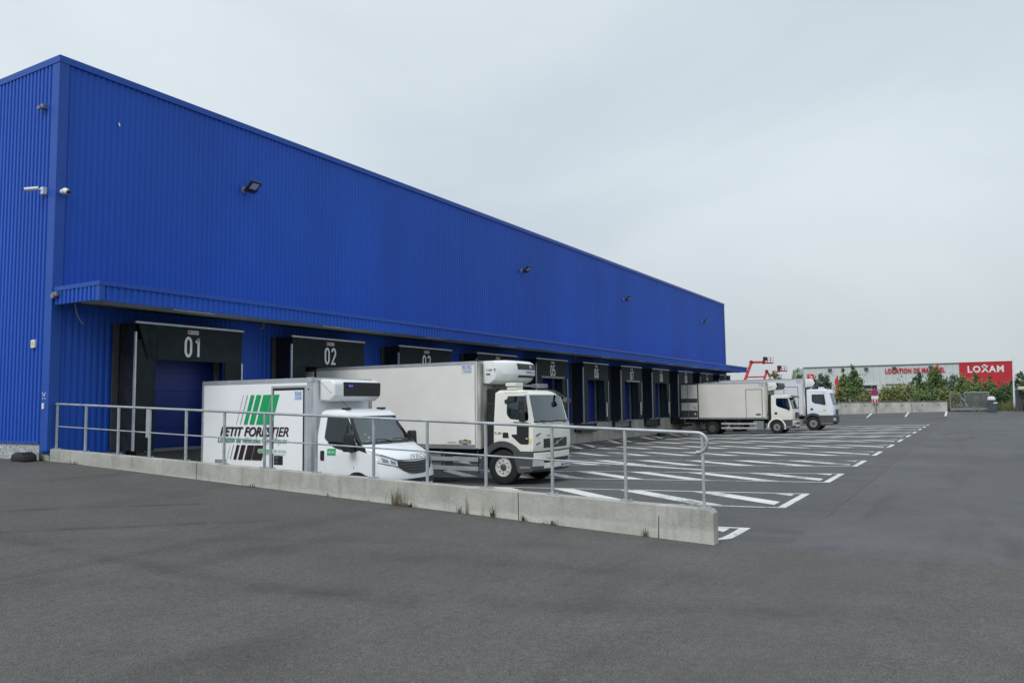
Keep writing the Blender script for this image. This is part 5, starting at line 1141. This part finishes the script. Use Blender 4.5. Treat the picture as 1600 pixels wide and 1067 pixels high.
# no-stopping sign
sg = thing('road_sign', 'blue and red no-stopping sign with white and red plates at the far concrete wall', 'sign', (XF-0.3, hit(1368, 640, 0, XF)[1], ZF))
so_ = hit(1368, 640, 0, XF-0.3)[1]; zz = lambda v: hit(1368, v, 0, XF-0.3)[2]
b = MB(); b.tube([(XF-0.3, so_, ZF-0.1), (XF-0.3, so_, zz(606))], 0.035, 8); b.build('post', M_GALV, sg)
def disc(r, dx, material, nm, z):
    b = MB(); b.prism([(so_+r*math.cos(q), z+r*math.sin(q)) for q in lin(0, 6.283, 24)[:-1]], 'x', XF-0.34-dx, XF-0.335); return b.build(nm, material, sg)
d_ = disc(0.36, 0.006, M_RED, 'sign_disc', zz(613)); disc(0.28, 0.012, M_PURPLE, 'sign_field', zz(613))
for s in (-1, 1):
    b = MB(); z = zz(613); w_ = 0.03; b.prism([(so_-0.19, z-s*0.19-w_), (so_-0.19, z-s*0.19+w_), (so_+0.19, z+s*0.19+w_), (so_+0.19, z+s*0.19-w_)], 'x', XF-0.358-0.002*s, XF-0.3465); b.build('cross_bar', M_RED, sg)
b = MB(); b.box(XF-0.35, XF-0.335, so_-0.34, so_+0.34, zz(622.5), zz(618.5)); b.build('plate', M_WPRINT, sg)
b = MB(); b.box(XF-0.35, XF-0.335, so_-0.30, so_+0.30, zz(629.5), zz(622.8)); b.build('plate', M_WPRINT, sg)
b = MB(); b.box(XF-0.358, XF-0.3505, so_-0.26, so_+0.26, zz(629.2), zz(623.6)); b.build('red_plate', M_RED, sg)
b = MB(); b.prism([(so_-0.07, zz(624.2)), (so_+0.07, zz(624.2)), (so_+0.03, zz(628.6)), (so_-0.03, zz(628.6))], 'x', XF-0.363, XF-0.3585); b.build('plate_symbol', M_WPRINT, sg)
b = MB(); b.box(XF-0.34, XF-0.30, so_-0.85, so_-0.2, zz(609.5), zz(607.5)); b.build('side_arm', M_GALV, sg)
# sliding gate
def mesh_mat(name, c, alpha):
    m = mat(name, c, 0.6, var=0.1, vscale=2, alpha=alpha); return m
g0 = hit(1485, 641, 0, XF)[1]; g1 = hit(1547, 641, 0, XF)[1]; gm = hit(1508, 641, 0, XF)[1]
gt = thing('sliding_gate', 'grey sliding gate with fine mesh filling beside the far concrete wall', 'gate', (XF, (g0+g1)/2, ZF))
GH = 1.95
b = MB(); b.box(XF-0.06, XF+0.06, g0, g1, ZF+0.12, ZF+0.34); b.build('bottom_beam', M_MGREY, gt)
b = MB(); b.box(XF-0.04, XF+0.04, gm, g1, ZF+GH-0.07, ZF+GH); b.build('top_rail', M_GALV, gt)
b = MB(); b.box(XF-0.03, XF+0.03, g0, gm, ZF+GH*0.88, ZF+GH*0.9); b.build('top_rail', M_MGREY, gt)
for oo in (g0, gm, g1-0.08):
    b = MB(); b.box(XF-0.04, XF+0.04, oo, oo+0.08, ZF+0.34, ZF+GH-0.071); b.build('upright', M_MGREY, gt)
M_MESH = mat('gate_mesh', (0.13, 0.145, 0.145), 0.6, var=0.15, vscale=1.5, metal=0.2)
npan = 26
for k in range(npan):
    a = gm+0.08+(g1-0.08-gm-0.08)*k/npan; c = gm+0.08+(g1-0.08-gm-0.08)*(k+1)/npan
    b = MB(); b.box(XF-0.015, XF+0.015, a+0.012, c-0.012, ZF+0.34, ZF+GH-0.072); b.build('slat', M_MESH, gt)
b = MB()
for k in range(14):
    a = g0+0.08+(gm-g0-0.08)*k/14; b.box(XF-0.008, XF+0.008, a, a+0.016, ZF+0.34, ZF+GH*0.88)
for k in range(10): b.box(XF-0.0075, XF+0.0075, g0+0.08, gm, ZF+0.34+k*0.15, ZF+0.352+k*0.15)
b.build('mesh_filling', M_MESH, gt)
b = MB(); bo = hit(1501, 625, 0, XF)[1]; b.tube([(XF, bo-0.0, ZF+1.55), (XF, bo+0.62, ZF+0.5)], 0.035, 6); b.build('brace', M_GALV, gt)
for k in range(4):
    oo = g0+(g1-g0)*(0.2+0.22*k); b = MB(); b.box(XF-0.08, XF+0.08, oo, oo+0.2, ZF-0.0, ZF+0.13); b.build('roller', M_BLACK, gt, bevel=0.02)
# motor box, gate post, flagpole, pillar
q = hit(1551, 641, 0, XF-0.8)[1]
t = thing('gate_motor', 'dark gate motor box with pale domed top at the end of the sliding gate', 'motor box', (XF-0.8, q, ZF))
b = MB(); b.box(XF-1.05, XF-0.55, q-0.38, q+0.36, ZF-0.05, ZF+1.15); b.build('housing', mat('motor_blue_grey', (0.045, 0.065, 0.085), 0.5), t, bevel=0.06)
b = MB(); b.tube([(XF-0.8, q-0.05, ZF+1.12), (XF-0.8, q-0.05, ZF+1.35), (XF-0.8, q-0.05, ZF+1.46)], [0.36, 0.34, 0.14], 16); b.build('dome', M_WPRINT, t, smooth=50)
b = MB(); b.box(XF-1.06, XF-0.7, q+0.1, q+0.45, ZF+0.78, ZF+0.88); b.build('shelf', M_WPRINT, t)
p0 = hit(1580.5, 553, 0, XF+1.5); p1 = hit(1585, 636, 0, XF+1.5)
b = MB(); b.tube([(XF+1.5, p1[1], ZF-0.1), (XF+1.5, p0[1]+0.08, p0[2])], [0.10, 0.045], 12); tag(b.build('flagpole', M_WPRINT, None, smooth=50), 'tall thin white pole standing behind the gate post', 'pole')
for (ua, ub, lab) in ((1587, 1592, 'dark gate post next to the gate motor box'), (1593, 1597, 'slim dark gate post under the cream cap')):
    a = hit(ua, 630, 0, XF)[1]; c = hit(ub, 630, 0, XF)[1]
    b = MB(); b.box(XF-0.15, XF+0.15, a, c, ZF-0.1, ZF+2.05); b.box(XF-0.17, XF+0.17, a-0.03, c+0.03, ZF+2.05, ZF+2.09); tag(b.build('gate_post', M_DGREY, None), lab, 'post')
a = hit(1590.5, 610, 0, XF-0.6)[1]
t = thing('entry_pillar', 'dark pillar with a wide cream cap at the yard entrance', 'pillar', (XF-0.6, a+0.8, ZF))
b = MB(); b.box(XF-0.7, XF-0.3, a+0.55, a+1.2, ZF-0.1, ZF+2.05); b.build('column', M_BLACK, t, bevel=0.03)
b = MB(); b.box(XF-1.0, XF-0.1, a, a+2.4, ZF+2.05, ZF+2.38); b.build('cap', mat('cream_cap', (0.55, 0.50, 0.40), 0.6), t, bevel=0.08)

# ------------------------------------------------------------------ rental hall behind the hedge
D = 165.0
TL, TR = at(1255, 575, D+6), at(1582, 565, D-4)
def on(f, z): return (TL[0]+(TR[0]-TL[0])*f, TL[1]+(TR[1]-TL[1])*f, z)
GZ = 0.5
rh = thing('rental_hall', 'long pale grey equipment hall with red sign panel at one end behind the trees', 'building', on(0.5, GZ))
ex = (Vector((TR[0], TR[1]))-Vector((TL[0], TL[1]))); LW = ex.length; ex.normalize(); nrm = Vector((-ex.y, ex.x))
if (Vector((CAM[0], CAM[1]))-Vector((TL[0], TL[1]))).dot(nrm) < 0: nrm = -nrm      # towards the camera (in x,o)
def hp(s, d, z): return P(TL[0]+ex.x*s+nrm.x*d, TL[1]+ex.y*s+nrm.y*d, z)
def hbox(s0, s1, d0, d1, z0, z1, name, material, parent, top=None):
    mb = MB(); zt = lambda s, z: z if top is None else z+top(s)
    pts = [hp(s, d, (zt(s, z) if k else z)) for k, z in enumerate((z0, z1)) for d in (d0, d1) for s in (s0, s1)]
    mb.add(pts, [(0, 1, 3, 2), (4, 6, 7, 5), (0, 4, 5, 1), (2, 3, 7, 6), (0, 2, 6, 4), (1, 5, 7, 3)]); return mb.build(name, material, parent)
ztop = lambda s: TL[2]+(TR[2]-TL[2])*s/LW
sR = LW*(1502-1255)/(1582-1255)
npn = 24
for k in range(npn):
    s0, s1 = sR*k/npn, sR*(k+1)/npn
    mb = MB(); pts = [hp(s, d, z if j == 0 else ztop(s)) for j, z in enumerate((GZ-1, 0)) for d in (-20, 0) for s in (s0+0.015, s1-0.015)]
    mb.add(pts, [(0, 1, 3, 2), (4, 6, 7, 5), (0, 4, 5, 1), (2, 3, 7, 6), (0, 2, 6, 4), (1, 5, 7, 3)]); mb.build('wall_panel', M_FARGREY, rh)
mb = MB(); pts = [hp(s, d, z if j == 0 else ztop(s)-0.01) for j, z in enumerate((GZ-1, 0)) for d in (-19.9, -0.02) for s in (0.03, LW)]
mb.add(pts, [(0, 1, 3, 2), (4, 6, 7, 5), (0, 4, 5, 1), (2, 3, 7, 6), (0, 2, 6, 4), (1, 5, 7, 3)]); mb.build('wall_core', M_MGREY, rh)
mb = MB(); pts = [hp(s, d, (at(1582, 606, D)[2] if j == 0 else ztop(s)+0.05)) for j in (0, 1) for d in (-20, 0.15) for s in (sR, LW)]
mb.add(pts, [(0, 1, 3, 2), (4, 6, 7, 5), (0, 4, 5, 1), (2, 3, 7, 6), (0, 2, 6, 4), (1, 5, 7, 3)]); mb.build('red_panel', M_LRED, rh)
for (a, c) in ((0.0, sR), (sR+0.02, LW)):
    mb = MB(); pts = [hp(s, d, ztop(s)+z) for z in (0.0, 0.16) for d in (-0.3, 0.22) for s in (a, c)]
    mb.add(pts, [(0, 1, 3, 2), (4, 6, 7, 5), (0, 4, 5, 1), (2, 3, 7, 6), (0, 2, 6, 4), (1, 5, 7, 3)]); mb.build('roof_edge', M_MGREY if a == 0 else M_LRED, rh)
def hall_text(s, u0, u1, v0, v1, material, bold, name, sp=1.1):
    sa = LW*(u0-1255)/(1582-1255); sb_ = LW*(u1-1255)/(1582-1255)
    z0 = at((u0+u1)/2, v1, D)[2]; z1 = at((u0+u1)/2, v0, D)[2]
    ob = text(name, s, z1-z0, material, rh, (0, 0, 0), 'o', fit=sb_-sa, bold=bold, space=sp)
    org = ORIG[rh.name]
    for v in ob.data.vertices:
        w_ = v.co+org; frac = (sa+w_.x)/LW; tilt = (ztop(sa+w_.x)-ztop((sa+sb_)/2))*0.6
        v.co = hp(sa+w_.x, 0.22, z0+w_.z+tilt)-org
hall_text('LOCATION DE MATERIEL', 1387, 1480, 574.5, 582.5, M_LRED, 0.05, 'sign_letters')
hall_text('LOXAM', 1514, 1568, 572, 582.5, M_WPRINT, 0.035, 'sign_letters', 1.2)
su = lambda u_: LW*(u_-1255)/(1582-1255)
zv = lambda v_: at(1400, v_, D)[2]
hbox(su(1261), su(1272), 0.02, 0.2, zv(591.5), zv(581.5), 'red_logo_panel', M_RED, rh)
sa = su(1266.5); zc = zv(586.5); mb = MB()
for s in (-1, 1):
    pts = [hp(sa-0.35+d, 0.22, zc+s*0.38+e) for d, e in ((0, -0.09), (0, 0.09))]+[hp(sa+0.40+d, 0.22, zc+e) for d, e in ((0, 0.09), (0, -0.09))]
    mb.add(pts, [(0, 1, 2, 3)])
mb.build('logo_arrow', M_WPRINT, rh)
hbox(su(1345), su(1373), 0.005, 0.05, GZ-0.5, zv(601), 'door_opening', mat('dark_opening', (0.012, 0.014, 0.02), 0.6), rh)
hbox(su(1343), su(1375), 0.02, 0.14, zv(601.0), zv(599.3), 'door_lintel', M_FARGREY, rh)
hbox(su(1388), su(1418), 0.005, 0.06, GZ-0.5, zv(601), 'roller_door', mat('pale_roller_door', (0.38, 0.40, 0.38), 0.6), rh)
hbox(su(1387), su(1419), 0.02, 0.16, zv(601), zv(599.6), 'door_lintel', M_DGREY, rh)
for u_ in (1298.5, 1357, 1401.5, 1458):
    dz = 6.5; hbox(su(u_)-0.35, su(u_)+0.35, 0.03, 0.6, ztop(su(u_))-0.8, ztop(su(u_))-0.35, 'wall_lamp', M_DGREY, rh)
hbox(su(1539)-0.22, su(1539)+0.22, 0.16, 0.7, ztop(su(1539))-0.75, ztop(su(1539))-0.45, 'wall_lamp', M_WPRINT, rh)

# ------------------------------------------------------------------ red boom lifts
def lift(name, label, D_, pts, basket, thick=0.26, extra=None):
    w3 = lambda u_, v_: at(u_, v_, D_)
    base = w3(*pts[0]); t = thing(name, label, 'boom lift', (base[0], base[1], 0.6), 'red boom lifts parked beyond the yard')
    for i in range(len(pts)-1):
        b = MB(); b.tube([w3(*pts[i]), w3(*pts[i+1])], thick*0.5*(1-0.12*i), 4); b.build('boom_section', M_RED, t)
        b = MB(); p_ = w3(*pts[i+1]); b.tube([(p_[0]-0.2, p_[1], p_[2]), (p_[0]+0.2, p_[1], p_[2])], thick*0.6, 8); b.build('knuckle', mat('dark_red', (0.22, 0.015, 0.02), 0.5), t)
    (u0, v0, u1, v1) = basket
    a, c, d, e = w3(u0, v1), w3(u1, v1), w3(u0, v0), w3(u1, v0)
    b = MB(); dpt = 0.9
    sh_ = lambda p_, k: (p_[0]+0.5*k, p_[1]-0.86*k*0+0.3*k, p_[2])
    b.tube([a, c], 0.09, 6); b.tube([sh_(a, dpt), sh_(c, dpt)], 0.09, 6); b.tube([a, sh_(a, dpt)], 0.08, 6); b.tube([c, sh_(c, dpt)], 0.08, 6); bk = b.build('basket', mat('dark_red', (0.22, 0.015, 0.02), 0.5), t)
    b = MB(); mid = lambda p_, q_: tuple((p_[i]+q_[i])/2 for i in range(3))
    ms = lambda k: [tuple(x_ for x_ in p_) for p_ in ((d, e), (mid(a, d), mid(c, e)))][k]
    for pr in ((d, e), (mid(a, d), mid(c, e)), (a, d), (c, e), (mid(a, c), mid(d, e))):
        b.tube(list(pr), 0.03, 5); b.tube([sh_(pr[0], dpt), sh_(pr[1], dpt)], 0.03, 5)
    b.build('basket_rail', mat('pale_red_rail', (0.45, 0.16, 0.16), 0.5), bk)
    b = MB(); cx = w3(u0+0.3, v0+0.4); b.box(cx[0]-0.25, cx[0]+0.25, cx[1]-0.25, cx[1]+0.25, cx[2]-0.45, cx[2]+0.12); b.build('control_box', M_BLACK, bk)
    b = MB(); b.box(base[0]-1.2, base[0]+1.2, base[1]-0.9, base[1]+0.9, 0.9, max(base[2], 1.9)); ch = b.build('turntable', M_RED, t, bevel=0.08)
    for sx_ in (-0.9, 0.9):
        for sy_ in (-0.9, 0.7):
            b = MB(); b.lathe((base[0]+sx_-0.1, base[1]+sy_, 1.1), [(0, 0.45), (0.3, 0.45)], 16); b.build('wheel', M_RUBBER, t)
    if extra:
        for q_ in extra:
            b = MB(); b.tube([w3(*p_) for p_ in q_], thick*0.28, 4); b.build('boom_section', M_RED, t)
lift('boom_lift', 'red articulated boom lift with knuckle arm raised above the far trucks', 118, [(1164, 594), (1174, 566), (1193, 566)], (1195, 558.5, 1204, 567), 0.48, extra=[[(1163, 591), (1165, 597)], [(1164, 589.5), (1195, 588.5)]])
lift('boom_lift', 'red boom lift with low folded arm beside the raised one', 124, [(1194, 593), (1198, 580), (1203, 587), (1217, 579)], (1217, 572, 1226, 579.5), 0.42)
def mast(u_, v0, v1, D_, label):
    a, c = at(u_, v1, D_), at(u_, v0, D_); t = thing('mast_lift', label, 'lift', (a[0], a[1], 0.6))
    b = MB(); b.tube([(a[0], a[1], 0.7), c], [0.28, 0.14], 6); b.build('mast', M_RED, t)
    b = MB(); m_ = at(u_, v0+(v1-v0)*0.35, D_); b.prism([(m_[1]-0.42, m_[2]-0.35), (m_[1]-0.3, m_[2]+0.1), (m_[1]-0.05, m_[2]+0.5), (m_[1]+0.15, m_[2]+0.15), (m_[1]+0.42, m_[2]-0.1), (m_[1]+0.36, m_[2]-0.9), (m_[1]+0.12, m_[2]-1.1), (m_[1]+0.05, m_[2]-2.0), (m_[1]-0.25, m_[2]-1.9)], 'x', m_[0]-0.3, m_[0]+0.3); b.build('folded_arm', M_RED, t)
    b = MB(); b.box(a[0]-0.8, a[0]+0.8, a[1]-0.8, a[1]+0.8, 0.55, 1.3); b.build('base', M_RED, t, bevel=0.05)
mast(1308, 587, 606, 145, 'red folded lift between the trees before the grey hall')
mast(1464.5, 567.5, 590, 140, 'red lift tip poking out above the tree before the hall lettering')

# ------------------------------------------------------------------ trees
def leafmat(name, c):
    m = mat(name, c, 0.75, var=0.45, vscale=1.3, vdetail=3, spec=0.3)
    return m
LEAF = [leafmat('leaf_dark', (0.060, 0.108, 0.045)), leafmat('leaf_mid', (0.105, 0.160, 0.055)), leafmat('leaf_olive', (0.155, 0.175, 0.065)), leafmat('leaf_blue', (0.062, 0.105, 0.062))]
def crown_mb(rnd, c, rx, rz, n, size, shape='round', clumps=46):
    mb = MB(); cl = []
    for k in range(clumps):
        while True:
            p_ = Vector((rnd.uniform(-1, 1), rnd.uniform(-1, 1), rnd.uniform(-1, 1)))
            if p_.length < 1: break
        f = 1.0; h = (p_.z+1)/2
        if shape == 'cone': f = (1-h)**0.75+0.10
        elif shape == 'vase': f = 0.45+0.65*math.sin(math.pi*min(1, h*0.95))
        p_.x *= f; p_.y *= f
        cl.append((Vector((p_.x*rx, p_.y*rx, p_.z*rz)), rnd.uniform(0.10, 0.30)*rx*(0.35+0.65*min(1, f))))
    v = []; f = []
    for k in range(n):
        if rnd.random() < 0.22:      # loose leaves between the clumps and stray shoots at the edge
            ce, r = cl[rnd.randrange(len(cl))]; r *= 2.0
        else: ce, r = cl[rnd.randrange(len(cl))]
        d = Vector((rnd.gauss(0, .55), rnd.gauss(0, .55), rnd.gauss(0, .75)))*r
        p_ = Vector((c[0], -c[1], c[2]))+ce+d
        a = Vector((rnd.gauss(0, 1), rnd.gauss(0, 1), rnd.gauss(0, 1))).normalized(); b_ = a.orthogonal().normalized(); s = size*rnd.uniform(0.6, 1.4)
        i = len(v); v += [p_-a*s*0.5, p_+b_*s*0.28, p_+a*s*0.5, p_-b_*s*0.28]; f.append((i, i+1, i+2, i+3))
    mb.v = v; mb.f = f; return mb, cl
def tree(u_, vtop, vbot, wpx, D_, label, shape, lm, seed, n=2600, size=0.28, name='tree', group=None, cat='tree'):
    rnd = random.Random(seed)
    top, bot = at(u_, vtop, D_), at(u_, vbot, D_); rx = wpx/2*D_/F_PX; zc = (top[2]+bot[2])/2; rz = (top[2]-bot[2])/2
    x, o = top[0], top[1]
    t = thing(name, label, cat, (x, o, 0.55), group)
    mb, cl = crown_mb(rnd, (x, o, zc), rx*0.95, rz, int(n*1.15), size, shape); mb.build('crown', LEAF[lm], t)
    b = MB(); b.tube([(x, o, 0.4), (x+0.05, o, zc-rz*0.3), (x, o+0.05, zc+rz*0.8)], [0.16, 0.10, 0.025], 7)
    for k in range(7):
        e = cl[k][0]; z0_ = max(0.8, zc+e.z-0.5*rx); b.tube([(x, o, min(z0_, zc+rz*0.6)), (x+e.x, o-e.y, zc+e.z)], [0.05, 0.015], 5)
    b.build('trunk', M_BARK, t)
tree(1285, 584, 634, 30, 96, 'rounded dark green tree just behind the white truck', 'round', 3, 1)
tree(1317, 574, 634, 22, 104, 'slim green tree at the red folded lift', 'cone', 1, 2)
tree(1333, 570, 636, 40, 98, 'tall pointed bright green tree before the grey hall', 'cone', 1, 3, n=3600)
tree(1356, 612, 636, 34, 95, 'low olive shrub beside the pointed tree', 'round', 2, 4, n=1400, name='shrub', cat='shrub')
tree(1390, 603, 636, 34, 96, 'olive shrub right behind the no-stopping sign', 'round', 2, 5, n=1800, name='shrub', cat='shrub')
tree(1412, 598, 636, 40, 100, 'loose yellowish shrub before the pale roller door', 'vase', 2, 6, n=2200, name='shrub', cat='shrub')
tree(1435, 582, 634, 20, 101, 'slim dark green tree before the hall lettering', 'vase', 0, 7)
tree(1461, 572, 638, 44, 99, 'tall broad green tree hiding part of the hall lettering', 'cone', 1, 8, n=4200)
tree(1486, 582, 636, 34, 103, 'thin airy tree beside the red sign panel', 'vase', 3, 9, n=1500)
tree(1512, 590, 638, 40, 100, 'green bush in front of the red sign panel behind the mesh gate', 'round', 1, 10, n=2600, name='shrub', cat='shrub')
tree(1524, 580, 634, 15, 104, 'narrow dark tree spire before the red sign panel', 'cone', 0, 11, n=1200)
tree(1540, 598, 638, 42, 98, 'olive green bush behind the mesh gate', 'round', 1, 12, n=2400, name='shrub', cat='shrub')
tree(1546, 589, 634, 18, 106, 'small rounded tree near the end of the red sign panel', 'round', 0, 13, n=1100)
tree(1566, 602, 638, 34, 97, 'dark bush at the foot of the white pole', 'round', 0, 14, n=2000, name='shrub', cat='shrub')
tree(1594, 583, 634, 34, 110, 'dark green tree beyond the entry pillar', 'round', 0, 15, n=3000)
tree(1210, 579, 610, 20, 108, 'olive tree top showing over the white truck box below the boom lifts', 'vase', 2, 16, n=700)
tree(1245, 574, 612, 16, 108, 'small tree top just left of the grey hall', 'vase', 1, 17, n=500)
tree(1440, 612, 638, 34, 94, 'low green shrub under the slim dark tree', 'round', 1, 18, n=1500, name='shrub', cat='shrub')
tree(1480, 610, 638, 30, 95, 'low olive shrub at the gate end of the concrete wall', 'round', 2, 19, n=1500, name='shrub', cat='shrub')
tree(1305, 608, 638, 30, 94, 'low mixed shrub under the slim tree', 'round', 2, 20, n=1500, name='shrub', cat='shrub')
# rough grass verge behind the wall
rnd = random.Random(3); mb = MB()
for k in range(9000):
    o = rnd.uniform(A0-4, g1+12); x = XF+rnd.uniform(0.6, 6); h = rnd.uniform(0.5, 1.5)*(0.75+0.35*math.sin(o*0.9)); a = rnd.uniform(0, 6.28); w_ = rnd.uniform(0.03, 0.08)
    p_ = P(x, o, 0.5); d = Vector((math.cos(a), math.sin(a), 0)); le = Vector((rnd.gauss(0, .25), rnd.gauss(0, .25), 0))*h
    mb.add([p_-d*w_, p_+d*w_, p_+le+Vector((0, 0, h))], [(0, 1, 2)])
vg = mb.build('verge_grass', mat('verge_grass', (0.115, 0.125, 0.050), 0.85, var=0.45, vscale=0.8), None, kind='stuff'); vg['label'] = 'rough tall grass growing behind the far concrete wall'; vg['category'] = 'grass'
